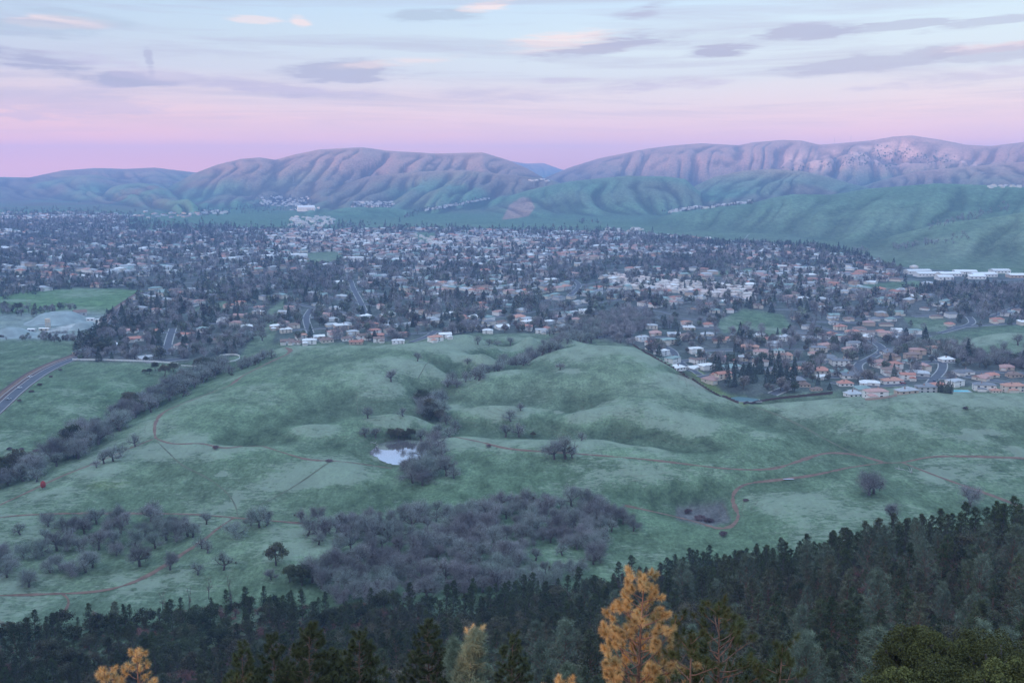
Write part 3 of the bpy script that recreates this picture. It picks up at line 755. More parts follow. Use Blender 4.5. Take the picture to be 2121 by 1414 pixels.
M_TWIG = leafmat('winter_twigs', (.245, .23, .24), .32, .25, c2=(.21, .245, .22))
M_TWIG_RED = leafmat('reddish_twigs', (.26, .12, .11), .3, .3)
M_BARK = simple('oak_bark', (.11, .095, .10), .3, 2.0)
M_PBARK = simple('pine_bark', (.20, .12, .09), .3, 3.0)
M_EVER = leafmat('evergreen_oak_leaves', (.05, .066, .034), .4, .35, c2=(.085, .075, .05))
M_EVERN = leafmat('near_oak_leaves', (.07, .075, .024), .2, .3)
M_PINE = leafmat('pine_needles', (.066, .092, .042), .35, .3, c2=(.09, .095, .06))
M_GPINE = leafmat('grey_pine_needles', (.13, .165, .115), .25, .25)
M_NEEDLE_SUN = leafmat('near_needles_sunlit', (.52, .36, .165), .12, .15)  # orange put into the needle colour to imitate low sun on lit pines
M_NEEDLE2 = leafmat('near_dark_needles', (.085, .095, .038), .15, .15)
M_CONF = leafmat('garden_conifer_foliage', (.085, .115, .10), .35, .35)
M_GARD = leafmat('garden_tree_foliage', (.13, .165, .12), .4, .4, c2=(.18, .16, .155))
M_WIN = leafmat('garden_bare_twigs', (.25, .24, .25), .25, .3)
M_BUSH = leafmat('brush_foliage', (.16, .11, .12), .3, .3)

class Kind:
    """tree kind: a few built variants; each standing tree is an Empty with its trunk and crown"""
    def __init__(s, name, fn, seeds, mt, mc, kws=None):
        s.name = name; s.var = []
        for i, sd in enumerate(seeds):
            kw = kws[i % len(kws)] if kws else {}
            (tv, tf, tcx), (kv, kf, kc) = fn(sd, **kw)
            s.var.append((np_mesh(name + '_trunk', tv, tf, [mt], cols=tcx, smooth=True), np_mesh(name + '_crown', kv, kf, [mc], cols=kc), kw.get('h', 9.0)))
    def place(s, x, y, sc=1.0, rz=None, v=None, label=None, cat='tree', group=None, z=None, parts=True, sz=1.0):
        v = random.randrange(len(s.var)) if v is None else v
        e = empty(s.name, (x, y, float(hz(x, y)) if z is None else z), random.random() * 6.283 if rz is None else rz, sc)
        e.scale = (sc, sc, sc * sz)
        tag(e, label, cat, group)
        link('trunk', s.var[v][0], e); link('crown', s.var[v][1], e)
        return e
def merge_stuff(name, items, protos, mats_):
    """items: (x, y, z, rz, sx, sz, proto, shade); one object for a mass nobody could count"""
    Vs, Fs, Cs, Ms, n = [], [], [], [], 0
    it = np.array([i[:6] + (i[7],) for i in items], float); pr = np.array([i[6] for i in items])
    for p, parts_ in enumerate(protos):
        sel = it[pr == p]
        if not len(sel): continue
        for (V, F, C, mi) in parts_:
            c, s = np.cos(sel[:, 3])[:, None], np.sin(sel[:, 3])[:, None]
            X = (V[None, :, 0] * c - V[None, :, 1] * s) * sel[:, 4:5] + sel[:, 0:1]
            Y = (V[None, :, 0] * s + V[None, :, 1] * c) * sel[:, 4:5] + sel[:, 1:2]
            Z = V[None, :, 2] * sel[:, 5:6] + sel[:, 2:3]
            k, m_ = len(sel), len(V)
            Vs.append(np.stack([X, Y, Z], -1).reshape(-1, 3))
            Fs.append((F[None] + (np.arange(k) * m_)[:, None, None] + n).reshape(-1, 3)); n += k * m_
            Cs.append((np.broadcast_to(C[None], (k, m_, 3)) * sel[:, 6][:, None, None]).reshape(-1, 3)); Ms.append(np.full(k * len(F), mi))
    me = np_mesh(name, np.concatenate(Vs), np.concatenate(Fs), mats_, np.concatenate(Ms), cols=np.concatenate(Cs))
    return tag(link(name, me), kind='stuff')
ORD = 'first second third fourth fifth sixth seventh eighth ninth tenth eleventh twelfth thirteenth fourteenth fifteenth sixteenth seventeenth eighteenth nineteenth twentieth'.split()
TENS = {2: 'twenty', 3: 'thirty', 4: 'forty', 5: 'fifty', 6: 'sixty', 7: 'seventy'}
def ordn(i):
    if i < 20: return ORD[i]
    t, u = (i + 1) // 10, (i + 1) % 10
    if u == 0: return {2: 'twentieth', 3: 'thirtieth', 4: 'fortieth', 5: 'fiftieth', 6: 'sixtieth', 7: 'seventieth'}[t]
    return TENS[t] + '-' + ORD[u - 1]
def name_all(objs, zone):
    """objs: (object, px, py, look); zone(px, py) -> phrase. every one gets a label of its own"""
    cells = {}
    for o in objs: cells.setdefault((o[3], zone(o[1], o[2])), []).append(o)
    for (look, zn), L in cells.items():
        L.sort(key=lambda o: o[1])
        for i, o in enumerate(L):
            o[0]['label'] = f"{look} {zn}" if len(L) == 1 else f"{look} {zn}, {ordn(i)} from left"
# ---------------------------------------------------------------- trails, roads, water, fences
M_TRAIL = simple('trail_dirt', (.175, .115, .09), .35, .25, .95)
M_PATH = simple('worn_path', (.12, .13, .09), .25, .15, .95)
M_ASPH = simple('asphalt', (.09, .10, .12), .2, .1, .8)
M_WALK = simple('pavement_concrete', (.33, .33, .33), .12, .3, .85)
M_WHITE = simple('white_paint', (.78, .78, .78), .06, 1, .6)
M_BOARD = simple('fence_boards', (.10, .07, .07), .2, .8, .9)
M_TAN = simple('tan_fence', (.42, .31, .26), .15, .8, .9)
def smooth_px(P, step=6.0):
    P = np.array(P, float); out = []
    n = len(P)
    for i in range(n - 1):
        p0, p1, p2, p3 = P[max(i - 1, 0)], P[i], P[i + 1], P[min(i + 2, n - 1)]
        k = max(2, int(np.linalg.norm(p2 - p1) / step))
        for j in range(k):
            t = j / k; out.append(.5 * ((2 * p1) + (-p0 + p2) * t + (2 * p0 - 5 * p1 + 4 * p2 - p3) * t * t + (-p0 + 3 * p1 - 3 * p2 + p3) * t ** 3))
    out.append(P[-1]); return out
def world_line(P, gap=2.5):
    H = [hit(*p) for p in smooth_px(P)]; H = np.array([(h[0], h[1]) for h in H if h])
    d = np.r_[0, np.cumsum(np.linalg.norm(np.diff(H, axis=0), axis=1))]
    s = np.arange(0, d[-1], gap); L = np.stack([np.interp(s, d, H[:, 0]), np.interp(s, d, H[:, 1])], 1)
    for _ in range(6): L[1:-1] = (L[:-2] + 2 * L[1:-1] + L[2:]) / 4
    return L
def ribbon_geo(L, width, lift, off=0.0, n=5, wob=0.0):
    T = unit(np.gradient(L, axis=0)); N = np.stack([-T[:, 1], T[:, 0]], 1)
    V = []
    w_ = width * (1 + wob * (vnoise(np.arange(len(L)) * .15, np.zeros(len(L)), 5) - .5) + wob * .8 * (vnoise(np.arange(len(L)) * .6, np.zeros(len(L)), 6) - .5))
    for k in range(n):
        o = off + (k / (n - 1) - .5) * w_; q = L + N * np.reshape(o, (-1, 1)) if np.ndim(o) else L + N * o
        V.append(np.c_[q, hz(q[:, 0], q[:, 1]) + lift])
    V = np.stack(V, 1); m = len(L); i = np.arange(m * n).reshape(m, n)
    F = np.stack([i[:-1, :-1], i[:-1, 1:], i[1:, 1:], i[1:, :-1]], -1).reshape(-1, 4)
    return V.reshape(-1, 3), F
def ribbon(name, P, width, m, lift=.12, kind='structure', wob=0.0):
    L = world_line(P); V, F = ribbon_geo(L, width, lift, wob=wob)
    return tag(link(name, np_mesh(name, V, F, [m], smooth=True)), kind=kind)
TR = [
 ([(-30,1062),(0,1045),(60,1018),(130,985),(200,958),(260,932),(322,907)], 2.8, M_TRAIL),
 ([(322,907),(320,885),(328,865),(345,850),(400,828),(450,808),(478,797),(500,780),(555,752),(592,735),(603,725),(590,720)], 3.2, M_TRAIL),
 ([(322,907),(340,915),(370,920),(420,918),(460,928),(500,925),(540,924),(580,935),(640,952),(700,955),(760,962),(815,970)], 2.6, M_TRAIL),
 ([(930,903),(1000,916),(1060,930),(1200,940),(1300,948),(1400,958),(1500,970),(1590,972),(1640,960),(1700,940),(1740,938),(1780,943),(1832,958)], 2.6, M_TRAIL),
 ([(1832,958),(1870,958),(1920,947),(2000,945),(2160,950)], 3.0, M_TRAIL),
 ([(1870,958),(1920,978),(1980,1000),(2060,1028),(2160,1066)], 2.8, M_TRAIL),
 ([(1832,958),(1760,968),(1680,985),(1600,995),(1545,1002),(1521,1018),(1518,1040),(1530,1068),(1517,1088),(1495,1096),(1440,1080),(1380,1065),(1290,1046)], 3.0, M_TRAIL),
 ([(1545,838),(1600,855),(1660,882),(1720,915),(1780,943)], 2.0, M_PATH),
 ([(-30,1078),(0,1071),(60,1066),(150,1063),(260,1063),(400,1065),(485,1072),(560,1078),(650,1086)], 2.6, M_TRAIL),
 ([(485,1072),(450,1095),(420,1120),(380,1145),(340,1172),(300,1195),(260,1212),(200,1225),(100,1230),(-30,1234)], 3.0, M_TRAIL),
 ([(130,1230),(145,1240),(140,1257),(120,1285)], 2.2, M_TRAIL),
 ([(325,914),(350,938),(380,965),(430,990),(470,1020),(488,1048),(492,1068)], 1.1, M_PATH),
 ([(492,1068),(560,1035),(620,1000),(680,958)], .9, M_PATH),
 ([(900,725),(880,760),(862,790)], .7, M_PATH),
 ([(738,810),(740,840),(742,860)], .7, M_PATH),
 ([(1552,484),(1543,494),(1541,502),(1546,509)], 2.2, M_WALK),
]
for i, (P, w_, m_) in enumerate(TR): ribbon('dirt_trail' if m_ is M_TRAIL else 'footpath', P, w_ * 1.05, m_, .10 + .004 * i, wob=.9)
# the road and the railway bed on the left
RD = [(-40,880),(0,845),(40,808),(85,775),(130,752),(180,734),(208,712),(222,685),(235,665),(252,643),(280,622),(306,604)]
L = world_line(RD, 4)
for nm, wd, off, lf, m_ in (('verge', 22, 5, .05, M_BOARD), ('road', 8.5, 0, .12, M_ASPH), ('railway_bed', 4, 11, .16, M_TRAIL)):
    V, F = ribbon_geo(L, wd, lf, off=off); tag(link(nm, np_mesh(nm, V, F, [m_], smooth=True)), kind='structure')
for off in (-4.6, 4.6, 8.6):
    V, F = ribbon_geo(L, .8, .22, off=off, n=2); tag(link('road_edge_line', np_mesh('road_edge_line', V, F, [M_WALK], smooth=True)), kind='structure')
STREETS = [
 [(1690,674),(1740,690),(1790,702),(1818,713),(1827,726),(1800,743),(1776,756),(1782,772)], [(1915,812),(1932,788),(1950,768),(1952,750),(1930,735)],
 [(722,568),(732,598),(745,622),(758,652)], [(645,640),(634,660),(643,690)], [(1330,694),(1392,726),(1402,745),(1452,778)], [(850,709),(885,697),(905,684)],
 [(1945,690),(1990,678),(2015,668),(2005,655)], [(358,680),(350,705),(344,735)], [(1180,612),(1200,592),(1185,578)], [(1250,650),(1330,640),(1400,652)],
 [(1720,792),(1800,800),(1880,796)], [(470,690),(450,700),(420,702)], [(1980,775),(2060,770),(2160,778)]]
SLINES = []
for P in STREETS:
    L = world_line(P, 4); SLINES.append(L)
    V, F = ribbon_geo(L, 9.5, .14); tag(link('pavement', np_mesh('pavement', V, F, [M_WALK], smooth=True)), kind='structure')
    V, F = ribbon_geo(L, 7.2, .30); tag(link('street', np_mesh('street', V, F, [M_ASPH], smooth=True)), kind='structure')
# pond
M_WATER, ntw, bw = mat('pond_water')
bw.inputs['Base Color'].default_value = (.05, .06, .06, 1); bw.inputs['Roughness'].default_value = .04; bw.inputs['Specular IOR Level'].default_value = .9
bw.inputs['Metallic'].default_value = .88; bw.inputs['Base Color'].default_value = (.74, .70, .74, 1)
_bp = nd(ntw, 'ShaderNodeBump'); _bp.inputs['Strength'].default_value = .05; ntw.links.new(noisy(ntw, nd(ntw, 'ShaderNodeNewGeometry').outputs['Position'], 1.2, 3), _bp.inputs['Height']); ntw.links.new(_bp.outputs[0], bw.inputs['Normal'])
_t = np.linspace(-math.pi, math.pi, 73)[:-1]; _rr = pond_rad(_t) * 1.03 * (1 + .05 * (vnoise(np.cos(_t) * 3 + 5, np.sin(_t) * 3, 6) - .5))
pr = np.stack([PC[0] + np.cos(_t) * _rr, PC[1] + np.sin(_t) * _rr], 1); V = np.c_[np.r_[pr, [PC]], np.full(len(pr) + 1, PONDZ)]; n = len(pr)
F = [(i, (i + 1) % n, n) for i in range(n)]
tag(link('pond_water', np_mesh('pond_water', V, F, [M_WATER])), kind='structure')
for qx, qy, rx, ry in [(1633,993,12,2.0)]:
    x0, y0, z0 = hit(qx, qy); a = np.linspace(0, 2 * math.pi, 25)[:-1]
    V = np.c_[x0 + np.cos(a) * 3.6, y0 + np.sin(a) * .9, np.zeros(24)]; V[:, 2] = hz(V[:, 0], V[:, 1]).max() + .12
    tag(link('puddle_water', np_mesh('puddle_water', np.r_[V, [[x0, y0, V[0, 2]]]], [(i, (i + 1) % 24, 24) for i in range(24)], [M_WATER])), kind='structure')

def boxes(Bs):
    """list of (center xyz, half xyz, yaw) -> quads"""
    V, F = [], []
    for (cx, cy_, cz_), (hx, hy, hzz), a in Bs:
        c, s = math.cos(a), math.sin(a); k = len(V)
        for dz in (-1, 1):
            for dx, dy in ((-1, -1), (1, -1), (1, 1), (-1, 1)):
                X, Y = dx * hx, dy * hy; V.append((cx + X * c - Y * s, cy_ + X * s + Y * c, cz_ + dz * hzz))
        F += [(k, k + 3, k + 2, k + 1), (k + 4, k + 5, k + 6, k + 7), (k, k + 1, k + 5, k + 4), (k + 1, k + 2, k + 6, k + 5), (k + 2, k + 3, k + 7, k + 6), (k + 3, k, k + 4, k + 7)]
    return V, F
def fence(name, P, m_, h, label, rails=None, gap=3.0, closed=False):
    L = world_line(P + (P[:1] if closed else []), gap); z = hz(L[:, 0], L[:, 1])
    root = empty(name, (L[0, 0], L[0, 1], z[0])); o = np.array([L[0, 0], L[0, 1], z[0]])
    Bp, Bb = [], []
    for i in range(len(L)):
        Bp.append(((L[i, 0] - o[0], L[i, 1] - o[1], z[i] - o[2] + h * .5 - .2), (.09, .09, h * .5 + .25), 0))
        if i < len(L) - 1:
            d = L[i + 1] - L[i]; ln = np.linalg.norm(d); a = math.atan2(d[1], d[0]); mx, my = (L[i] + L[i + 1]) / 2 - o[:2]; mz = min(z[i], z[i + 1]) - o[2]
            if rails:
                for rh in rails: Bb.append(((mx, my, mz + rh + .1), (ln / 2, .06, .24), a))
            else: Bb.append(((mx, my, mz + h * .5 - .1), (ln / 2, .03, h * .5 + .1), a))
    V, F = boxes(Bp); link('post', np_mesh('post', V, F, [m_]), root)['kind'] = 'stuff'
    V, F = boxes(Bb); link('rail' if rails else 'board_panel', np_mesh('rail', V, F, [m_]), root)
    return tag(root, label, 'fence')
fence('rail_fence', [(150,746),(200,747),(280,749),(345,752),(372,756)], M_WHITE, 1.9, 'long white rail fence along the edge of the flat green field', [.6, 1.1, 1.6])
fence('rail_fence', [(375,758),(420,760),(455,756)], M_WHITE, 1.6, 'short white rail fence beside the dark creek trees at the field edge', [.6, 1.2])
fence('arena_fence', [(455,738),(475,735),(494,737),(497,745),(480,750),(458,750)], M_WHITE, 1.8, 'white fence round the oval riding arena by the creek', [.6, 1.1, 1.6], closed=True)
fence('rail_fence', [(160,744),(170,738),(185,733)], M_WHITE, 1.7, 'white fence piece running along the road bend', [.6, 1.2])
fence('board_fence', [(1312,716),(1360,745),(1400,765),(1440,792),(1480,815),(1510,828),(1536,838)], M_BOARD, 2.2, 'dark board fence running down the side of the grassy hill', gap=4)
fence('board_fence', [(1540,838),(1600,828),(1660,822),(1730,815)], M_BOARD, 2.2, 'dark board fence under the thicket of bare trees at the estate corner', gap=4)
fence('wood_fence', [(1792,829),(1830,826),(1862,819)], M_TAN, 1.8, 'tan wooden fence behind the white red-roofed house on the hill edge', gap=3)

# ---------------------------------------------------------------- houses
ROOFS = {'terracotta': (.42, .20, .155), 'pink tiled': (.40, .25, .225), 'dark grey': (.19, .20, .22), 'grey': (.40, .42, .44), 'brown': (.21, .15, .13), 'green-grey': (.24, .32, .31), 'pale': (.66, .67, .67), 'orange tiled': (.46, .25, .19)}
WALLS = {'white': (.78, .77, .75), 'cream': (.66, .60, .52), 'grey': (.48, .49, .50), 'tan': (.50, .40, .33)}
M_ROOF = {k: simple('roof_' + k.replace(' ', '_'), v, .16, .8, .85, .12) for k, v in ROOFS.items()}
M_WALL = {k: simple('wall_' + k, v, .05, .3, .85, .06) for k, v in WALLS.items()}
M_GLASS, _, _b = mat('window_glass'); _b.inputs['Base Color'].default_value = (.03, .04, .05, 1); _b.inputs['Roughness'].default_value = .12; _b.inputs['Specular IOR Level'].default_value = .6
M_GDOOR = simple('garage_door', (.62, .60, .57), .05, 1)
M_BRICK = simple('chimney_brick', (.34, .25, .22), .2, 3)
M_PANEL = simple('solar_panel', (.03, .05, .12), .1, 2, .2, 0, .5)
def prism_roof(cx, cy_, L, Wd, z, h, ov=.6, hip=True, along='x'):
    """closed roof body; hip or gable, 0.2 m thick eaves"""
    a, b = L / 2 + ov, Wd / 2 + ov; ins = min(b, a * .8) if hip else 0.0
    P = [(-a, -b, z), (a, -b, z), (a, b, z), (-a, b, z), (-a, -b, z + .2), (a, -b, z + .2), (a, b, z + .2), (-a, b, z + .2), (-a + ins, 0, z + h), (a - ins, 0, z + h)]
    if along == 'y': P = [(-y, x, q) for x, y, q in P]
    P = [(x + cx, y + cy_, q) for x, y, q in P]
    F = [(0, 3, 2, 1), (0, 1, 5, 4), (1, 2, 6, 5), (2, 3, 7, 6), (3, 0, 4, 7), (4, 5, 9, 8), (6, 7, 8, 9), (5, 6, 9, 9), (7, 4, 8, 8)]
    return P, F
def to_tris(V, F):
    T = []
    for f in F:
        f = list(dict.fromkeys(f))
        for i in range(1, len(f) - 1): T.append((f[0], f[i], f[i + 1]))
    return np.array(V, float), np.array(T)
def joinm(parts_):
    V, F = [], []
    for v, f in parts_:
        k = len(V); V += list(v); F += [tuple(i + k for i in q) for q in f]
    return V, F
def gable_walls(cx, cy_, L, Wd, h0, hg, along='x'):
    a, b = L / 2, Wd / 2
    P = [(-a, -b, -1.5), (a, -b, -1.5), (a, b, -1.5), (-a, b, -1.5), (-a, -b, h0), (a, -b, h0), (a, b, h0), (-a, b, h0), (-a, 0, h0 + hg), (a, 0, h0 + hg)]
    F = [(0, 1, 5, 4), (1, 2, 6, 9, 5), (2, 3, 7, 6), (3, 0, 4, 8, 7)]
    if along == 'y': P = [(-y, x, q) for x, y, q in P]
    return [(x + cx, y + cy_, q) for x, y, q in P], F
def house_design(sd):
    r = random.Random(sd); two = r.random() < .45; L = r.uniform(15, 21); Wd = r.uniform(9, 12); h = 5.6 if two else 3.0
    hip = r.random() < .6; rh = Wd * r.uniform(.20, .27); wx = r.choice((-1, 1)) * (L / 2 - 3.6); wl = r.uniform(5, 8); hw = 3.0 if not two or r.random() < .6 else 5.6
    walls, roofs, wins = [], [], []
    walls.append(gable_walls(0, 0, L, Wd, h, 0 if hip else rh - .15)); roofs.append(prism_roof(0, 0, L, Wd, h, rh, .6, hip))
    # wing towards the street (-y): garage
    wy = -(Wd / 2 + wl / 2) + .3; whip = r.random() < .5; wrh = 1.75
    walls.append(gable_walls(wx, wy, wl, 6.8, hw, 0 if whip else wrh - .15, 'y')); roofs.append(prism_roof(wx, wy + .9, wl + 1.8, 6.8, hw + (.03 if hw == h else 0), wrh, .5, whip, 'y'))
    if two and r.random() < .7:   # lower skirt at the back
        walls.append(gable_walls(-wx * .6, Wd / 2 + 1.9, 3.8, 7.5, 2.7, 0, 'y')); roofs.append(prism_roof(-wx * .6, Wd / 2 + 1.6, 4.4, 7.5, 2.7, 1.1, .4, True, 'y'))
    def win(cx, cy_, z, w_, hh, face):
        t = .06
        if face == 'y': wins.append(boxes([((cx, cy_, z), (w_ / 2, t, hh / 2), 0)]))
        else: wins.append(boxes([((cx, cy_, z), (t, w_ / 2, hh / 2), 0)]))
    for fl_z in ([1.5, 4.2] if two else [1.5]):
        for k in range(3): win(-L / 2 + (k + .6) * L / 3.2, Wd / 2, fl_z if two and fl_z > 2 else fl_z, 1.9, 1.3, 'y')
        win(L / 2, 1.2, fl_z, 1.6, 1.2, 'x'); win(-L / 2, -1.2, fl_z, 1.6, 1.2, 'x')
        win(-wx * .55, -Wd / 2, fl_z, 2.4, 1.3, 'y')
    gd = boxes([((wx, wy - wl / 2, 1.15), (2.3, .07, 1.15), 0)])
    ch = boxes([((-wx * .5, Wd * .18, h + rh * .75), (.5, .45, rh * .55 + .5), 0)])
    sp = None
    if r.random() < .3: sp = (-wx * .2, -Wd * .27, h + rh * .52)
    return dict(two=two, wall=joinm(walls), roof=joinm(roofs), wins=wins, gdoor=gd, chim=ch, L=L)
def poly_mesh(name, V, F, m_):
    me = bpy.data.meshes.new(name); me.from_pydata([tuple(v) for v in V], [], [tuple(dict.fromkeys(f)) for f in F]); me.materials.append(m_); me.update(); return me
DES = [house_design(40 + i) for i in range(9)]
DM = []
for d in DES:
    e = dict(wall={}, roof={}, d=d)
    for k in M_WALL: e['wall'][k] = poly_mesh('wall', *d['wall'], M_WALL[k])
    for k in M_ROOF: e['roof'][k] = poly_mesh('roof', *d['roof'], M_ROOF[k])
    e['win'] = [poly_mesh('window', v, f, M_GLASS) for v, f in d['wins']]; e['gd'] = poly_mesh('garage_door', *d['gdoor'], M_GDOOR); e['ch'] = poly_mesh('chimney', *d['chim'], M_BRICK)
    DM.append(e)
HOUSES = []   # (object, px, py, look)
TAKEN = []
def put_house(x, y, yaw, v, roof, wall, sc=1.0, detail=True):
    z = float(hz(x, y)); e = empty('house', (x, y, z + .1), yaw, sc); d = DM[v]
    link('wall', d['wall'][wall], e); r_ = link('roof', d['roof'][roof], e)
    if detail:
        for m_ in d['win']: link('window', m_, e)
        link('garage_door', d['gd'], e); link('chimney', d['ch'], r_)
    tag(e, 'house', 'house', 'houses of the valley estate')
    px, py = project(x, y, z)
    HOUSES.append((e, float(px), float(py), f"{'two-storey' if d['d']['two'] else 'low'} {wall} house with {roof} roof")); TAKEN.append((x, y)); return e
TWO = [i for i, d in enumerate(DES) if d['two']]; ONE = [i for i, d in enumerate(DES) if not d['two']]
FRONT = [  # px, py (foot), two storeys, roof, wall, yaw, scale
 (1750,798,0,'terracotta','white',.1,1.0),(1801,797,0,'pale','white',-.3,1.0),(1847,793,0,'orange tiled','white',.15,1.1),(1879,785,1,'terracotta','white',-.2,.95),
 (1813,822,1,'pink tiled','white',.1,1.05),(1767,820,0,'grey','white',.2,1.0),(1785,808,0,'green-grey','grey',0,1.0),(1917,812,1,'dark grey','grey',.05,1.0),(1877,814,0,'grey','tan',.3,1.0),
 (1941,801,0,'terracotta','white',0,.9),(1977,798,1,'grey','white',.3,1.0),(2038,808,1,'dark grey','white',-.2,1.1),(2098,810,1,'orange tiled','cream',.1,1.15),(2062,812,0,'orange tiled','cream',.1,.7),
 (2032,785,0,'pink tiled','cream',.5,1.0),(2055,780,0,'terracotta','cream',-.3,.9),(2100,780,0,'brown','tan',.2,1.0),(1995,775,0,'dark grey','white',.1,1.1),(2085,764,0,'pink tiled','tan',-.4,1.0),
 (1905,765,1,'pink tiled','cream',0,1.0),(1890,742,1,'brown','tan',.3,1.0),(1935,728,1,'orange tiled','white',.1,1.0),(1900,733,1,'pink tiled','tan',-.2,1.0),(1885,752,0,'green-grey','grey',.4,1.0),
 (1840,733,0,'dark grey','white',.2,1.0),(1850,762,1,'terracotta','white',.2,1.0),(1820,758,1,'pink tiled','white',.4,1.0),(1900,778,0,'grey','grey',-.3,1.2),(1960,748,0,'pale','white',.2,1.0),
 (1735,775,0,'green-grey','grey',.1,1.1),(1700,772,0,'terracotta','cream',0,1.15),(1650,768,0,'orange tiled','cream',.2,.9),(1700,783,0,'pale','white',.2,.8),(1760,782,0,'dark grey','white',0,1.1),
 (1470,789,0,'pink tiled','cream',.6,1.0),(1497,783,1,'terracotta','cream',.4,1.0),(1463,765,1,'pale','white',.3,1.0),(1515,764,0,'green-grey','white',.3,1.1),(1505,750,0,'terracotta','white',.1,1.0),
 (1575,757,1,'brown','white',-.3,1.0),(1625,744,1,'orange tiled','cream',-.1,1.0),(1595,740,0,'brown','white',-.4,1.1),(1575,733,0,'pink tiled','white',-.3,1.1),(1553,722,0,'orange tiled','tan',-.3,1.1),
 (1500,745,0,'terracotta','cream',.1,.9),(1457,738,0,'green-grey','white',.3,1.1),(1440,730,1,'pale','white',.2,1.0),(1393,750,1,'green-grey','white',.6,1.0),(1405,765,0,'pale','white',.6,.9),(1436,765,0,'pale','grey',.5,.9),
 (1385,712,1,'green-grey','cream',.2,1.1),(1420,702,1,'brown','cream',.3,1.0),(1490,708,0,'orange tiled','cream',-.1,1.0),(1370,735,1,'pale','white',.5,1.0),(1350,715,1,'terracotta','white',.4,.9),(1330,705,1,'grey','white',.5,.9),
 (1650,792,0,'dark grey','tan',0,1.1),(1665,800,0,'brown','tan',0,.8),(1690,808,0,'brown','tan',.2,.6),(1600,773,0,'dark grey','cream',.1,1.1),
 (1710,722,1,'pink tiled','cream',.3,1.0),(1690,735,0,'pink tiled','white',.2,.9),(1760,728,0,'pink tiled','tan',0,1.1),(1720,695,0,'terracotta','cream',.5,1.0),(1740,683,1,'terracotta','cream',.3,1.0),(1765,690,0,'terracotta','cream',.3,1.0),(1795,700,0,'pale','tan',.4,1.0),
 (738,712,0,'terracotta','tan',0,1.0),(785,708,1,'brown','white',.1,.9),(825,712,1,'pale','white',.1,.85),(902,706,1,'orange tiled','white',.5,.9),(922,700,1,'pale','white',.3,.9),(1010,690,1,'pale','white',.1,.8),(1040,680,0,'pale','white',.4,1.1),
 (1090,683,1,'terracotta','white',-.1,1.0),(1120,690,1,'grey','white',0,.9),(1150,688,0,'grey','cream',.1,1.0),(1075,660,0,'orange tiled','white',-.1,1.2),(1195,668,1,'pink tiled','cream',0,1.0),(780,698,0,'terracotta','tan',.1,1.0),
 (595,710,0,'brown','white',.2,1.0),(615,712,0,'brown','white',-.4,.9),(641,712,1,'pale','white',.2,.95),(660,700,0,'pale','tan',.3,.9),
 (375,722,1,'pink tiled','white',0,.9),(282,705,0,'terracotta','white',.4,1.1),(320,690,0,'terracotta','white',-.1,1.1),(272,688,0,'pink tiled','white',0,1.0),(235,718,0,'pale','white',0,1.1),(455,706,0,'brown','cream',.1,1.1),(512,683,1,'pale','white',.2,1.0),(365,610,0,'terracotta','cream',0,1.2),
]
for (px, py, tw_, rf, wl, yaw, sc) in FRONT:
    h_ = hit(px, py)
    if h_: put_house(h_[0], h_[1], yaw + (math.pi if random.random() < .35 else 0), random.choice(TWO if tw_ else ONE), rf, wl, sc * .84)
SCHOOL = [(1850,548),(2200,560),(2200,594),(1890,592)]
# scattered lots: streets turn from district to district
CELLS = [(float(RNG.uniform(-1900, 1900)), float(RNG.uniform(800, 3700)), float(RNG.uniform(-.9, .9))) for _ in range(60)]
CX = np.array([c[0] for c in CELLS]); CY = np.array([c[1] for c in CELLS]); CA = np.array([c[2] for c in CELLS])
def in_estate(x, y, z=None, grow=0):
    z = hz(x, y) if z is None else z
    px, py = project(x, y, z)
    k = inpoly(px, py, SUBURB)
    for q in OPEN: k &= ~inpoly(px, py, q)
    return k & (np.hypot(x, y) > 800) & (px > -120) & (px < 2240), px, py
cand = []; street_pts = []
for ci, (cx, cy_, ca) in enumerate(CELLS):
    gx, gy = np.meshgrid(np.arange(-500, 501, 21.5), np.arange(-500, 501, 37.0)); row = np.broadcast_to(np.arange(gx.shape[0])[:, None], gx.shape)
    bx = gx + RNG.normal(size=gx.shape) * 2.2; by = gy + np.where(row % 2 == 0, 3.5, -3.5) + RNG.normal(size=gx.shape) * 1.6
    by = by + 14 * np.sin(bx / 110 + ci)
    x = cx + bx * math.cos(ca) - by * math.sin(ca); y = cy_ + bx * math.sin(ca) + by * math.cos(ca)
    own = np.argmin((x[..., None] - CX) ** 2 + (y[..., None] - CY) ** 2, -1) == ci
    for a_, b_, r_, fx in zip(x[own], y[own], row[own], bx[own]): cand.append((a_, b_, ca + 14 / 110 * math.cos(fx / 110 + ci) + (0 if r_ % 2 else math.pi)))
    # streets of the district
    for rr in np.arange(-500, 501, 74.0):
        sx_ = np.arange(-500, 501, 9.0); sy = rr + 18.5 + 14 * np.sin(sx_ / 110 + ci)
        x = cx + sx_ * math.cos(ca) - sy * math.sin(ca); y = cy_ + sx_ * math.sin(ca) + sy * math.cos(ca)
        own = (np.argmin((x[:, None] - CX) ** 2 + (y[:, None] - CY) ** 2, -1) == ci) & in_estate(x, y)[0]
        i0 = None
        for i in range(len(x) + 1):
            if i < len(x) and own[i]:
                if i0 is None: i0 = i
            elif i0 is not None:
                if i - i0 > 5: street_pts.append(np.stack([x[i0:i], y[i0:i]], 1))
                i0 = None
SV, SF, k = [], [], 0
WV, WF, kw_ = [], [], 0
for L in street_pts:
    if np.hypot(*L[0]) > 2600: continue
    V, F = ribbon_geo(L, 8, .26, n=3); SV.append(V); SF.append(F + k); k += len(V)
    V, F = ribbon_geo(L, 11, .12, n=3); WV.append(V); WF.append(F + kw_); kw_ += len(V)
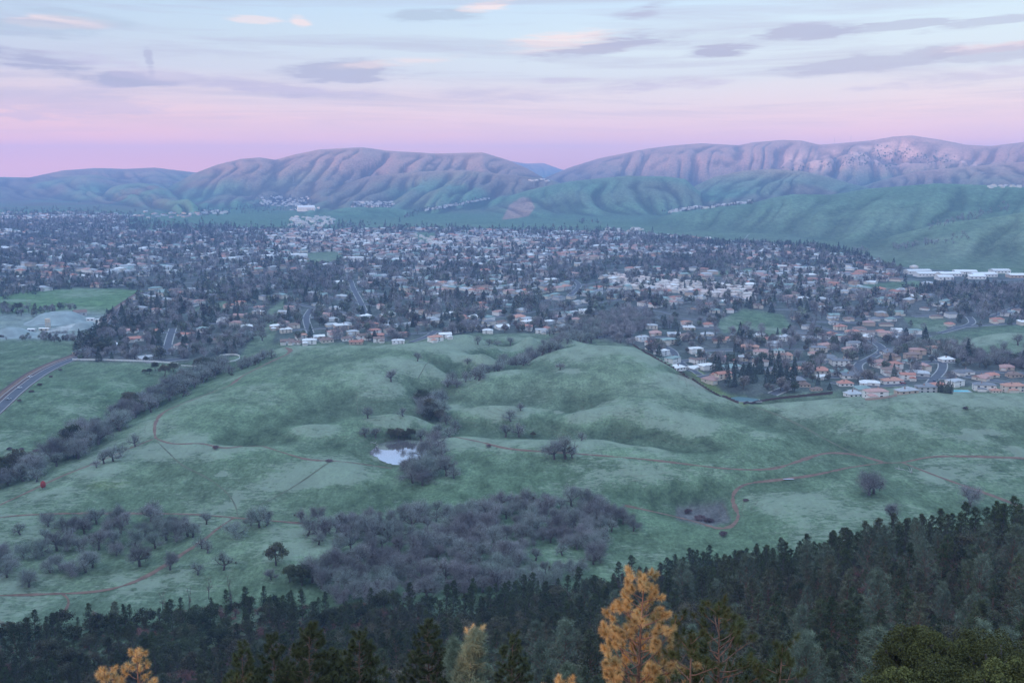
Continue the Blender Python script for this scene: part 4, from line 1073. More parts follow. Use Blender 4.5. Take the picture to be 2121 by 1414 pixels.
tag(link('estate_streets', np_mesh('estate_streets', np.concatenate(SV), np.concatenate(SF), [M_ASPH], smooth=True)), kind='structure')
tag(link('estate_pavements', np_mesh('estate_pavements', np.concatenate(WV), np.concatenate(WF), [M_WALK], smooth=True)), kind='structure')
cand = np.array(cand); x, y = cand[:, 0], cand[:, 1]; z = hz(x, y); ok, px, py = in_estate(x, y, z); ok &= ~inpoly(px, py, SCHOOL)
dens = .72 + .0 * px
dens = np.where(px < 560, .42, dens); dens = np.where((px < 560) & (py < 560), .7, dens); dens = np.where((py < 545) & (px > 560) & (px < 1250), .9, dens); dens = np.where(px > 1300, .85, dens)
dens = dens * (.35 + 1.3 * np.clip((fbm(x / 260, y / 200, 3, 15) - .32) * 2.8, 0, 1))
CREEKBELT = [(1180,700),(1215,672),(1265,650),(1340,650),(1360,668),(1310,700),(1320,715),(1190,706)]
GROVES = [CREEKBELT, [(480,730),(520,690),(560,640),(520,700),(500,740)], [(1440,775),(1500,760),(1640,775),(1700,800),(1650,818),(1560,830),(1500,815)], [(380,700),(440,690),(520,700),(500,728),(370,750)],
          [(160,745),(200,690),(240,690),(235,745)], [(1900,716),(2050,738),(2200,755),(2200,790),(2070,752),(1960,738),(1900,730)], [(560,600),(640,560),(720,560),(690,600),(600,610)],
          [(2121,596),(2121,636),(1980,622),(1900,598),(1950,594)], [(1400,560),(1300,545),(1500,548),(1520,560)], [(1260,540),(1500,530),(1600,548),(1400,552)]]
grove = np.zeros(len(x), bool)
for q in GROVES: grove |= inpoly(px, py, q)
ok &= ~grove & (RNG.random(len(x)) < dens)
TK = np.array(TAKEN)
near_street = np.full(len(x), 99.0)
for L in SLINES: near_street = np.minimum(near_street, np.min(np.hypot(x[:, None] - L[None, ::2, 0], y[:, None] - L[None, ::2, 1]), 1))
ok &= (np.min(np.hypot(x[:, None] - TK[None, :, 0], y[:, None] - TK[None, :, 1]), 1) > 19) & (near_street > 15)
ok &= seen(x, y, z + 4)
cand = cand[ok]; o_ = np.argsort(np.hypot(cand[:, 0], cand[:, 1])); cand = cand[o_]
# the white townhouse rows
TOWN = []
for (p0, p1, nrow, ncol) in [((1262,582),(1560,612),4,26), ((560,488),(1120,505),5,52), ((1895,565),(1900,566),1,1)]:
    for i in range(nrow):
        for j in range(ncol):
            qx = p0[0] + (p1[0] - p0[0]) * (j + .5 * (i % 2)) / ncol + random.gauss(0, 2); qy = p0[1] + (p1[1] - p0[1]) * j / ncol + i * (6.5 if p0[0] > 1200 else 4.2) + random.gauss(0, .8) - (9 if p0[0] > 1200 else 6)
            if random.random() < .82:
                h_ = hit(qx, qy)
                if h_: TOWN.append((h_[0], h_[1], random.choice((0, 1.57)) + .2))
n_things = 300 - len(HOUSES)
rw = random.Random(3)
RN = ['terracotta', 'pink tiled', 'dark grey', 'grey', 'brown', 'green-grey', 'pale', 'orange tiled']; RWT = [9, 10, 17, 22, 18, 12, 10, 2]
WN = ['white', 'cream', 'grey', 'tan']; WWT = [50, 25, 12, 13]
for i in range(n_things):
    x, y, a = cand[i]
    put_house(float(x), float(y), float(a), rw.randrange(9), rw.choices(RN, RWT)[0], rw.choices(WN, WWT)[0], rw.uniform(.70, .90), detail=i < 60)
HS = [tuple(c) + (0,) for c in cand[n_things:]] + [t + (1,) for t in TOWN]
# hamlets on the far hills
HAM = [((540,640),(408,428),60,1),((730,815),(418,430),42,1),((880,1010),(412,436),34,1),((1385,1450),(428,440),26,1),((1450,1560),(418,432),26,1),((600,660),(428,436),8,1),((0,240),(440,470),120,0),((420,470),(436,444),14,1),((1095,1140),(370,376),8,1),((1250,1330),(474,490),26,1),((600,690),(450,470),60,1),((2040,2118),(384,390),9,1),((300,420),(440,452),18,0)]
for (xa, xb), (ya, yb), n, wh in HAM:
    for i in range(n):
        t = (i + random.random()) / n; slope = (yb - ya)
        if wh and xa in (880, 1385, 1450): qy = yb - slope * t + random.gauss(0, 1.2)
        else: qy = random.uniform(ya, yb)
        h_ = hit(xa + (xb - xa) * t, qy)
        if h_: HS.append((h_[0], h_[1], random.random() * 3, 1 if wh else 0))
# one merged mass for the countless far houses
protos_h = []; HV, HF, HCc, HM, n = [], [], [], [], 0
tri_w = [to_tris(*d['wall']) for d in DES]; tri_r = [to_tris(*d['roof']) for d in DES]
hs = np.array(HS); hzz = hz(hs[:, 0], hs[:, 1]); vv = RNG.integers(0, 9, len(hs))
rcol = np.array([ROOFS[k] for k in RN]); wcol = np.array([WALLS[k] for k in WN])
for v in range(9):
    sel = vv == v; k = sel.sum()
    rc_ = rcol[RNG.choice(8, k, p=np.array(RWT) / sum(RWT))]; wc_ = wcol[RNG.choice(4, k, p=np.array(WWT) / 100)]
    tn = hs[sel, 3] > .5; wc_ = np.where(tn[:, None], [.80, .76, .72], wc_); rc_ = np.where(tn[:, None], rc_ * .3 + np.array([.62, .54, .50]) * .7, rc_)
    for (V, F), cc in ((tri_w[v], wc_), (tri_r[v], rc_)):
        c, s = np.cos(hs[sel, 2])[:, None], np.sin(hs[sel, 2])[:, None]; sc = np.where(tn, .8, 1.0)[:, None]
        X = (V[None, :, 0] * c - V[None, :, 1] * s) * sc + hs[sel, 0:1]; Y = (V[None, :, 0] * s + V[None, :, 1] * c) * sc + hs[sel, 1:2]; Z = V[None, :, 2] + hzz[sel][:, None] + .1
        m_ = len(V); HV.append(np.stack([X, Y, Z], -1).reshape(-1, 3)); HF.append((F[None] + (np.arange(k) * m_)[:, None, None] + n).reshape(-1, 3)); n += k * m_
        HCc.append(np.repeat(cc * RNG.uniform(.85, 1.1, (k, 1)), m_, 0))
mH, nh, bh = mat('far_house_paint'); nh.links.new(nd(nh, 'ShaderNodeAttribute', attribute_name='tint').outputs['Color'], bh.inputs['Base Color'])
tag(link('distant_houses', np_mesh('distant_houses', np.concatenate(HV), np.concatenate(HF), [mH], cols=np.concatenate(HCc))), kind='stuff')
ALLH = np.array([t[:2] for t in TAKEN] + [tuple(h[:2]) for h in HS])
print('houses', len(HOUSES), len(HS))
HCOL = [(160,'at the far left edge'),(330,'beside the valley road'),(520,'by the field fence'),(720,'beyond the grass strip'),(900,'behind the middle hill'),(1210,'above the creek hollow'),(1420,'beside the creek thicket'),(1640,'behind the dark grove'),(1790,'near the curving street'),(1950,'along the right street'),(9999,'below the green knoll')]
def hzone(px, py):
    c = next(n for b, n in HCOL if px < b)
    r = 'front row' if py > 795 or (px < 1400 and py > 700) else 'second rows' if py > 755 or (px < 1400 and py > 670) else 'middle rows' if py > 710 or (px < 1400 and py > 640) else 'back rows'
    return f"{c}, {r}"
name_all(HOUSES, hzone)
# ---------------------------------------------------------------- trees
class Grid:
    def __init__(s): s.P = []
    def ok(s, x, y, d):
        for a, b in s.P:
            if (a - x) ** 2 + (b - y) ** 2 < d * d: return False
        s.P.append((x, y)); return True
# -- bare winter oaks
OAK = Kind('oak_tree', oak_bare, [1, 2, 3, 4, 5, 6, 7], M_BARK, M_TWIG, [dict(h=9, R=6), dict(h=10, R=5.4), dict(h=8, R=6.4), dict(h=9.5, R=5, mistle=3), dict(h=7.5, R=4.6), dict(h=9, R=5.5, mistle=5, ntw=2200), dict(h=8.5, R=6)])
EVO = Kind('evergreen_oak', oak_ever, [11, 12, 13, 14], M_BARK, M_EVER, [dict(h=8, R=4.2), dict(h=7, R=4.4), dict(h=9, R=4.0), dict(h=6.5, R=3.6)])
spots = []      # px, py, scale, zone
def line_spots(P, half, n, zone, s0=.8, s1=1.15, gap=5.5):
    L = world_line(P, 2.0); g_ = Grid(); k = 0
    for _ in range(n * 12):
        i = random.randrange(len(L)); T = L[min(i + 1, len(L) - 1)] - L[i - 1 if i else 0]; N = np.array([-T[1], T[0]]) / max(np.hypot(*T), 1e-6)
        q = L[i] + N * random.gauss(0, half)
        if g_.ok(q[0], q[1], gap): spots.append((q[0], q[1], random.uniform(s0, s1), zone)); k += 1
        if k >= n: break
def px_spots(L, zone):
    for t in L:
        h_ = hit(t[0], t[1])
        if h_: spots.append((h_[0], h_[1], t[2] if len(t) > 2 else 1.0, zone))
def poly_spots(poly, n, zone, gap=7.0, s0=.8, s1=1.15, holes=()):
    g_ = Grid(); k = 0; xs = [p[0] for p in poly]; ys = [p[1] for p in poly]
    for _ in range(n * 25):
        qx, qy = random.uniform(min(xs), max(xs)), random.uniform(min(ys), max(ys))
        if not inpoly(np.array([qx]), np.array([qy]), poly)[0] or any(inpoly(np.array([qx]), np.array([qy]), h)[0] for h in holes): continue
        h_ = hit(qx, qy)
        if h_ and g_.ok(h_[0], h_[1], gap): spots.append((h_[0], h_[1], random.uniform(s0, s1), zone)); k += 1
        if k >= n: break
px_spots([(865,748,.75),(968,753,.6),(810,790,.95),(762,866,.8),(835,862,.6),(1160,766,.65),(1078,850,.6),(1058,872,.85),(1047,905,.9),(1075,905,.9),(1204,912,.55)], 'on the grassy slopes above the pond')
px_spots([(990,713,.8),(1012,715,.6),(1030,716,.6),(1057,715,.85)], 'on top of the middle hill')
px_spots([(1148,951,.95),(1172,950,1.1),(1185,948,.7)], 'beside the long trail right of the pond')
px_spots([(757,905,.7),(778,907,.7),(872,912,.8),(905,905,.9),(925,880,.8),(940,890,.7),(930,905,.8),(850,985,.9),(870,990,1.0),(885,960,.9),(892,940,1.0),(905,925,.9),(900,975,.95),(925,985,.9),(868,965,.8),(838,975,.7),(895,985,1.0),(912,960,.9),(875,950,.9),(885,975,1.0),(915,945,.8),(855,1000,.9),(875,1005,.8),(940,990,.7)], 'around the pond')
px_spots([(1800,1025,1.0),(1810,1022,.9),(2008,1047,.9),(1850,1082,.8)], 'on the right meadow')
px_spots([(42,1107,.6),(100,1090,.8),(312,1080,1.0),(318,1062,.7),(428,1085,.6),(490,1112,.9),(520,1088,.7),(537,1092,1.0),(552,1088,.8),(627,1082,.8),(660,1080,.8),
          (245,1080,.9),(200,1085,.9),(185,1088,.8),(155,1100,.9),(130,1100,.8),(265,1085,.8),(90,1150,.9),(48,1155,.8),(10,1155,.8),(75,1155,.7),(118,1140,.9),(140,1140,.8),(165,1140,.8),(205,1138,.9),(240,1150,.7),
          (280,1130,.9),(322,1135,.9),(345,1118,.9),(365,1120,.9),(390,1110,1.0),(300,1110,.8),(375,1100,.8),(400,1112,.8),(290,1172,1.05),(352,1180,.9),(125,1180,.9),(150,1190,.8),(178,1185,.9),(192,1175,.8),(105,1185,.7),
          (15,1195,.8),(0,1165,.8),(60,1215,.9),(410,1190,.6),(463,1180,.8),(562,1200,.6),(418,1135,.6),(640,1105,.8),(0,1185,.8),(22,1180,.7),(225,1110,.8),(250,1105,.8),(175,1105,.8),(330,1100,.9),(350,1092,.8),(145,1120,.6),(95,1120,.6),(235,1125,.8),(430,1145,.5)], 'in the oak savanna below the red tank')
WOOD = [(640,1120),(700,1090),(800,1075),(900,1062),(1000,1052),(1100,1048),(1210,1045),(1290,1065),(1262,1110),(1240,1140),(1225,1190),(1160,1218),(1050,1225),(940,1240),(800,1255),(700,1252),(640,1200),(660,1150)]
CLEAR = [[(1085,1135),(1150,1130),(1230,1150),(1220,1190),(1120,1195),(1085,1170)], [(1010,1085),(1070,1080),(1060,1105),(1015,1110)], [(640,1130),(690,1125),(700,1160),(650,1190)]]
poly_spots(WOOD, 230, 'in the bare oak wood below the pond', 5.8, .55, 1.1, CLEAR)
px_spots([(1110,1160,.6),(1130,1185,.6),(1165,1150,.55),(1180,1185,.6),(1250,1118,.7),(1312,1100,.7),(1235,1085,1.0),(1270,1080,1.0),(1290,1085,.9)], 'in the clearing right of the oak wood')
line_spots([(0,1012),(60,985),(110,962),(160,935),(200,905),(250,872),(300,848),(350,820),(400,792),(440,768),(460,755)], 8.5, 100, 'in the creek thicket left of the long trail', .8, 1.2, 6)
line_spots([(470,775),(520,755),(555,740)], 4, 16, 'in the creek thicket left of the long trail', .6, .9, 5)
line_spots([(1210,703),(1170,715),(1130,735),(1085,750),(1040,762),(1000,777),(960,792),(925,805),(900,820),(890,845),(900,870)], 5.5, 84, 'along the gully above the pond', .7, 1.05, 5)
px_spots([(200,968,.5),(215,960,.8),(235,955,.9),(250,945,.8),(280,925,.8)], 'beside the left trail fork')
n_named = len(spots)
line_spots([(1200,700),(1240,680),(1290,668),(1350,660)], 24, 90, 'belt', .7, 1.1, 7)
line_spots([(1900,718),(1960,735),(2050,742),(2121,760)], 16, 50, 'belt', .7, 1.1, 7)
line_spots([(440,745),(480,720),(520,690),(540,660)], 14, 40, 'belt', .7, 1.1, 7)
P = [(s[0], s[1], float(hz(s[0], s[1])), s[2], s[3]) for s in spots]
P = [p for p in P if bool(seen(np.array(p[0]), np.array(p[1]), np.array(p[2] + 6)))]
P.sort(key=lambda p: math.hypot(p[0], p[1]) / p[3]); OAKS = []
is_named = [p for p in P if p[4] != 'belt'][:300]; rest = [p for p in P if p[4] == 'belt'] + [p for p in P if p[4] != 'belt'][300:]
for (x, y, z, s, zn) in is_named:
    v = random.randrange(7); e = OAK.place(x, y, s * (1.42 if 'wood' in zn or 'savanna' in zn or 'clearing' in zn else 1.8), v=v, sz=random.uniform(.88, 1.15), group='bare winter oaks of the valley')
    px, py = project(x, y, z); OAKS.append((e, float(px), float(py), ('large' if s > 1.02 else 'small' if s < .75 else 'mid-sized') + (' bare grey oak' if v not in (3, 5) else ' bare mistletoe oak'), zn))
def sub(px, cuts):
    return next(n for b, n in cuts if px < b)
def oak_zone(zn):
    def f(px, py):
        if 'wood below' in zn:
            return ('left end' if px < 800 else 'left half' if px < 950 else 'right half' if px < 1100 else 'right end') + ' of oak wood, ' + ('upper edge' if py < 1090 else 'upper belt' if py < 1130 else 'lower belt' if py < 1175 else 'lower edge')
        if 'savanna' in zn: return ('between the long trails' if py < 1110 else 'in the middle savanna' if py < 1155 else 'in the lower savanna') + ' below the red tank'
        if 'creek thicket' in zn: return ('lower end' if px < 140 else 'middle' if px < 300 else 'upper end') + ' of the left creek thicket'
        if 'gully' in zn: return ('upper' if px > 1080 else 'middle' if px > 960 else 'lower') + ' gully above the pond'
        return zn
    return f
for zn in set(o[4] for o in OAKS): name_all([o[:4] for o in OAKS if o[4] == zn], oak_zone(zn))
lo = [oak_bare(60 + i, h=9, R=5.6, ntw=1100, tw=.16) for i in range(3)]
merge_stuff('distant_bare_oaks', [(x, y, z, random.random() * 6, s * 1.65, s * 1.65, random.randrange(3), random.uniform(.8, 1.15)) for (x, y, z, s, zn) in rest], [[(t[0], t[1], t[2], 0), (k[0], k[1], k[2], 1)] for t, k in lo], [M_BARK, M_TWIG])
# -- evergreen oaks in the valley
EV = []
for (px, py, s, zn) in [(825,908,1.1,'behind the pond'),(838,910,.9,'behind the pond'),(810,906,.8,'behind the pond'),(850,908,.9,'behind the pond'),(875,835,.9,'at the gully bend'),(893,862,1.0,'at the gully bend'),(912,872,.7,'at the gully bend'),(890,870,.8,'at the gully bend'),
    (1104,905,.45,'at the small hollow right of the pond'),(572,1170,1.15,'in the lower savanna'),(625,1212,1.25,'beside the pine wood'),(600,1205,.8,'beside the pine wood'),
    (350,805,.9,'on the upper creek'),(375,790,.9,'on the upper creek'),(390,800,1.0,'on the upper creek'),(340,780,.8,'on the upper creek'),(430,768,1.1,'on the upper creek'),(415,765,1.1,'on the upper creek'),(360,770,.8,'on the upper creek'),(322,768,.6,'on the upper creek'),(310,775,.4,'on the upper creek'),(300,773,.35,'on the upper creek'),
    (150,930,1.2,'on the lower creek'),(165,920,1.2,'on the lower creek'),(180,915,1.1,'on the lower creek'),(140,950,1.0,'on the lower creek'),(270,850,1.1,'on the middle creek'),(285,858,1.0,'on the middle creek'),(10,985,1.2,'at the lower end of the creek'),(40,985,1.2,'at the lower end of the creek'),(0,1000,1.1,'at the lower end of the creek'),
    (200,725,1.3,'beside the valley road'),(185,715,1.3,'beside the valley road'),(210,735,1.3,'beside the valley road'),(175,725,1.1,'beside the valley road'),(225,690,1.2,'beside the valley road'),(230,655,1.1,'beside the valley road'),(38,645,1.3,'behind the gravel works'),(480,780,.35,'alone beside the long trail')]:
    h_ = hit(px, py); e = EVO.place(h_[0], h_[1], s * (1.25 if 'behind the pond' in zn else 1.9 if 'creek' in zn or 'gully' in zn else 1.35), group='dark evergreen oaks in the valley'); EV.append((e, px, py, 'large dark evergreen oak' if s > .85 else 'small dark evergreen oak', zn))
for zn in sorted(set(o[4] for o in EV)): name_all([o[:4] for o in EV if o[4] == zn], lambda px, py: zn)
# -- forest on the near slope
PIN = Kind('pine_tree', pine_mid, [21, 22, 23, 24, 25], M_PBARK, M_PINE, [dict(h=11, R=3.6, nw=.09), dict(h=12, R=3.3, nw=.09), dict(h=10, R=3.8, nw=.09), dict(h=9, R=3.2, nw=.09), dict(h=12.5, R=3.6, nw=.09)])
GRY = Kind('grey_pine', pine_mid, [31, 32, 33], M_PBARK, M_GPINE, [dict(h=12, R=4.2, gray=True, nl=.7, nw=.055, nn=22), dict(h=11, R=3.4, gray=True, nl=.7, nw=.055, nn=22), dict(h=13, R=4.4, gray=True, nl=.7, nw=.055, nn=22)])
SCR = Kind('scrub_oak', oak_ever, [41, 42, 43], M_BARK, M_EVER, [dict(h=7, R=3.8, n=4200, leaf=.26), dict(h=8, R=4.3, n=4800, leaf=.28), dict(h=6, R=3.3, n=3600, leaf=.26)])
RED = Kind('bare_shrub', oak_bare, [51, 52], M_BARK, M_TWIG_RED, [dict(h=7, R=2.6, ntw=2000, tw=.05), dict(h=6, R=3.0, ntw=2000, tw=.05)])
TOPL = np.array([(-300,1320),(0,1300),(130,1310),(200,1290),(300,1290),(450,1262),(600,1262),(700,1262),(900,1258),(1100,1240),(1300,1215),(1500,1182),(1640,1152),(1800,1122),(1950,1100),(2121,1080),(2500,1060)], float)
FOR = []; tries = 0; cell = {}; FCAND = []
def free(x, y, d):
    i, j = int(x // 8), int(y // 8)
    for a in (i - 1, i, i + 1):
        for b in (j - 1, j, j + 1):
            for (p, q, e) in cell.get((a, b), ()):
                if (p - x) ** 2 + (q - y) ** 2 < (d * .5 + e * .5) ** 2: return False
    cell.setdefault((i, j), []).append((x, y, d)); return True
while tries < 30000:
    tries += 1
    a = random.uniform(-.52, .52); r = math.sqrt(random.uniform(100 ** 2, 480 ** 2)); x, y = r * math.sin(a), r * math.cos(a); z = float(hz(x, y)); px, py = project(x, y, z)
    if py < np.interp(px, TOPL[:, 0], TOPL[:, 1]) + (vnoise(x / 15, y / 15, 3) - .5) * 26: continue
    tx, ty = project(x, y, z + 13)
    if ty > 1414 or px < -60 or px > 2180: continue
    w_ = float(fbm(x / 45, y / 45, 3, 91)); right = px > 1250
    u = random.random(); edge = py < np.interp(px, TOPL[:, 0], TOPL[:, 1]) + 60
    if px < 950 and u < .45: k = 'r' if w_ > .5 else 's'
    elif edge and right and u < .55: k = 'p'
    elif w_ > .52 and u < .55: k = 's'
    elif u < .34: k = 'g'
    elif u < .52: k = 's'
    elif u < .57: k = 'r'
    else: k = 'p'
    if not free(x, y, {'p': 5.0, 'g': 7.0, 's': 6.4, 'r': 4.6}[k]): continue
    FCAND.append((r, x, y, z, float(px), float(py), k, random.uniform(.55, 1.25) * (1.25 if k in 'gs' else 1.0)))
FCAND.sort(); CNT = dict(p=0, g=0, s=0, r=0); FREST = []
for (r, x, y, z, px, py, k, sc) in FCAND:
    if CNT[k] >= 290: FREST.append((x, y, z, random.random() * 6, sc, sc, 'pgsr'.index(k), random.uniform(.85, 1.15))); continue
    CNT[k] += 1
    K_, cat, look, gr = {'p': (PIN, 'pine', 'dark green pine', 'dark pines of the near forest'), 'g': (GRY, 'pine', 'pale grey-green pine', 'grey pines of the near forest'), 's': (SCR, 'tree', 'round dark scrub oak', 'scrub oaks of the near forest'), 'r': (RED, 'shrub', 'leafless reddish shrub', 'bare shrubs of the near forest')}[k]
    e = K_.place(x, y, sc, cat=cat, group=gr); FOR.append((e, px, py, look))
lf = [pine_mid(61, 12, 3.6, 200, 14, .6, .11), pine_mid(62, 12, 4, 200, 14, .7, .09, gray=True), oak_ever(63, 7, 4, 1600, .45), oak_bare(64, 7, 3, 900, .1)]
merge_stuff('far_forest_trees', FREST, [[(t[0], t[1], t[2], 0), (k[0], k[1], k[2], 1 + j)] for j, (t, k) in enumerate(lf)], [M_BARK, M_PINE, M_GPINE, M_EVER, M_TWIG_RED])
# brush that fills the forest floor
UG = []
for _ in range(9000):
    a = random.uniform(-.52, .52); r = math.sqrt(random.uniform(110 ** 2, 470 ** 2)); x, y = r * math.sin(a), r * math.cos(a); z = float(hz(x, y)); px, py = project(x, y, z)
    if py > np.interp(px, TOPL[:, 0], TOPL[:, 1]) - 4 and fbm(x / 22, y / 22, 3, 17) > .36: s_ = random.uniform(.6, 1.5); UG.append((x, y, z, random.random() * 6, s_, s_, random.randrange(3), random.uniform(.7, 1.2)))
ug = [oak_ever(65, 2.2, 2.0, 420, .34), oak_ever(66, 1.8, 2.3, 420, .34), oak_bare(67, 2.4, 1.8, 300, .06)]
merge_stuff('undergrowth', UG, [[(k[0], k[1], k[2], 0 if j < 2 else 1)] for j, (t, k) in enumerate(ug)], [M_EVER, M_TWIG_RED])
print('forest', CNT, len(FREST), 'oaks', len(OAKS), len(rest), 'brush', len(UG))
FC = [(170,'under the red tank'),(340,'under the round savanna oak'),(520,'under the double trail'),(700,'under the lone evergreens'),(860,'under the left oak wood'),(1010,'under the middle oak wood'),(1160,'under the oak clearing'),(1310,'left of the tall lit pine'),(1450,'behind the tall lit pine'),(1600,'right of the tall lit pine'),(1760,'under the hairpin trail'),(1920,'under the lone meadow oak'),(9999,'near the right edge')]
def fzone(px, py):
    t = py - np.interp(px, TOPL[:, 0], TOPL[:, 1])
    return sub(px, FC) + ', ' + ('forest edge' if t < 35 else 'second belt' if t < 80 else 'middle belt' if t < 130 else 'near belt' if t < 190 else 'nearest belt')
name_all(FOR, fzone)
for (px, py, s, v) in [(60,1345,1.35,2),(35,1350,1.1,0),(240,1300,1.15,2),(262,1300,.9,1),(300,1310,.8,3)]:
    h_ = hit(px, py); PIN.place(h_[0], h_[1], s, v=v, cat='pine', group='dark pines standing above the lower savanna', label={60: 'biggest dark pine at the lower left trail', 35: 'dark pine hugging the left edge beside the biggest pine', 240: 'tall dark pine between the lower trail and the shrubs', 262: 'slimmer dark pine right beside the tall one at the lower trail', 300: 'small dark pine right of the pine pair at the lower trail'}[px])
# dead snags
SNAG = Kind('dead_tree', lambda sd, **k: oak_bare(sd, h=k['h'], R=2.4, ntw=500, tw=.03, trk=.013), [71, 72], M_BARK, M_TWIG_RED, [dict(h=13), dict(h=11)])
for (px, py, s, lb) in [(480,1262,1.3,'tall thin dead tree with reddish twigs above the forest'),(337,1265,.9,'forked leafless snag above the lower forest edge'),(432,1240,1.1,'thin bare tree with mistletoe left of the reddish dead tree'),(392,1262,.9,'short dead tree left of the thin bare tree'),(1285,1240,1.3,'leaning bare pole tree left of the tall lit pine')]:
    h_ = hit(px, py); e = SNAG.place(h_[0], h_[1], s, cat='tree', label=lb, sz=1.4)
# -- foreground pines
def top_at(px, py, r):
    x, y, z = at_r(px, py, r); return x, y, z
FGs = [ # top pixel, distance, spread, taper, branches, needles, seed, dark, label
 (1335,1178,34,2.2,.95,92,340,101,0,'tall pine with sunlit orange needle tufts, the brightest tree in front'),
 (1490,1232,37,2.5,1.3,78,220,102,1,'broad dark pine right of the sunlit one, one orange tuft near its top'),
 (1432,1300,33,1.4,1.1,54,200,103,1,'short pine with few lit tufts between the two tall pines'),
 (1622,1320,36,1.5,1.1,60,200,104,1,'small dark pine right of the broad dark pine'),
 (1400,1262,38,1.5,.8,40,190,110,1,'dark pine partly hidden behind the right side of the sunlit pine'),
 (1158,1388,36,.8,.8,24,190,105,0,'little pine tip at the bottom left of the sunlit pine'),
 (282,1338,44,1.6,.8,50,180,106,0,'orange lit pine at the lower left corner'),
 (215,1372,40,1.3,.8,44,180,107,0,'low pine with lit tips left of the orange corner pine'),
 (640,1278,70,3.0,.95,76,150,108,1,'tall pine with bent crown at the bottom, left of the pointed pine'),
 (745,1302,76,3.2,.9,76,150,109,1,'pointed dark pine at the bottom, left of the grey pine'),
 (885,1280,84,3.2,.9,76,130,111,1,'bushy pine top just left of the sunlit crown at the bottom'),
 (1062,1310,78,2.6,.75,60,140,112,1,'slim pointed pine right of the big grey pine at the bottom'),
 (560,1310,80,2.6,.8,60,130,113,1,'dark pine between the bent pine and the left corner pines'),
 (500,1330,78,2.4,.8,60,130,114,1,'low dark pine left of the bottom pine row'),
 (690,1345,72,2.2,.8,50,140,115,1,'low pine between the bent pine and the pointed pine'),
 (490,1388,42,1.2,.8,36,190,116,1,'small pine with pale tufts at the bottom edge'),
 (980,1284,45,.7,.7,26,150,117,0,'slim lit pine spire right of the sunlit crown'),
]
LITB = M_PBARK
for (px, py, r, R_, tp_, nb_, nn_, sd_, dk, lb) in FGs:
    x, y, z = top_at(px, py, r); g0 = float(hz(x, y)); hgt = max(z - g0, 5)
    far_ = r > 60
    T_, K_ = pine_tufts(sd_, h=hgt, R=R_, taper=tp_, nb=nb_, needles=int(nn_ * .9), nl=.22 if not far_ else .34, nw=.011 if not far_ else .026, base=max(.2, 1 - 8.5 / hgt), dens=.78 if not far_ else 1.1)
    e = empty('near_pine', (x, y, g0)); tag(e, lb, 'pine', 'near pines below the camera')
    link('trunk', np_mesh('trunk', T_[0], T_[1], [M_PBARK], cols=T_[2], smooth=True), e)
    link('crown', np_mesh('crown', K_[0], K_[1], [M_NEEDLE2 if dk else M_NEEDLE_SUN], cols=K_[2]), e)
for (px, py, r, h_, R_, sd_, lb) in [(930,1290,45,9,2.4,121,'big loose grey pine with lit twig tips at the bottom'),(1010,1335,56,8,3.0,122,'pale grey-green pine with white twigs at the bottom'),(1190,1385,60,6,3.0,123,'grey-green bush pine left of the sunlit pine at the bottom')]:
    x, y, z = top_at(px, py, r); g0 = float(hz(x, y)); hh = max(z - g0, 6)
    (tv, tf, tc_), (kv, kf, kc) = pine_mid(sd_, h=hh, R=R_, clumps=520, nn=60, nl=.42, nw=.02, gray=True, base=max(.1, 1 - 9 / hh))
    e = empty('near_grey_pine', (x, y, g0)); tag(e, lb, 'pine', 'near grey pines below the camera')
    link('trunk', np_mesh('trunk', tv, tf, [M_BARK], cols=tc_, smooth=True), e); link('crown', np_mesh('crown', kv, kf, [M_GPINE], cols=kc), e)
for (px, py, r, R_, sd_, lb) in [(1915,1280,74,3.6,131,'yellow-green oak with a knobbly top in the lower right corner'),(2060,1285,76,4.4,132,'dense oak at the right edge in the lower corner'),(1980,1345,64,3.6,133,'olive green oak low between the two corner oaks'),(1870,1372,62,2.6,134,'low olive oak left in the lower right corner group'),(2115,1350,62,3.2,135,'olive oak cut by the right edge at the bottom')]:
    x, y, z = top_at(px, py, r); g0 = float(hz(x, y)); hh = max(z - g0, 6)
    (tv, tf, tc_), (kv, kf, kc) = oak_ever(sd_, h=hh, R=R_, n=52000, leaf=.13, vr=R_ * 1.15)
    e = empty('near_oak', (x, y, g0)); tag(e, lb, 'tree', 'near oaks in the lower right corner')
    link('trunk', np_mesh('trunk', tv, tf, [M_BARK], cols=tc_, smooth=True), e); link('crown', np_mesh('crown', kv, kf, [M_EVERN], cols=kc), e)

# -- garden trees of the valley
CON = Kind('garden_conifer', conifer_far, [201, 202, 203, 204], M_BARK, M_CONF, [dict(h=16, R=4.0), dict(h=19, R=4.2), dict(h=13, R=4.0), dict(h=12, R=4.6, p=.6)])
GAR = Kind('garden_tree', round_far, [211, 212, 213, 214], M_BARK, M_GARD, [dict(h=8, R=3.6), dict(h=9, R=4.2), dict(h=7, R=3.0), dict(h=10, R=4.6)])
WIN = Kind('winter_tree', round_far, [221, 222, 223], M_BARK, M_WIN, [dict(h=9, R=4.0, bare=True), dict(h=11, R=4.8, bare=True), dict(h=8, R=3.4, bare=True)])
CYP = Kind('cypress_tree', cypress_far, [231, 232], M_BARK, M_CONF, [dict(h=10, R=.95), dict(h=8, R=.85)])
N = 60000
a = RNG.uniform(-.53, .53, N); r = np.sqrt(RNG.uniform(800 ** 2, 3900 ** 2, N)); x, y = r * np.sin(a), r * np.cos(a); z = hz(x, y); ok, px, py = in_estate(x, y, z); ok &= ~inpoly(px, py, SCHOOL)
gv = np.zeros(N, bool)
for q in GROVES: gv |= inpoly(px, py, q)
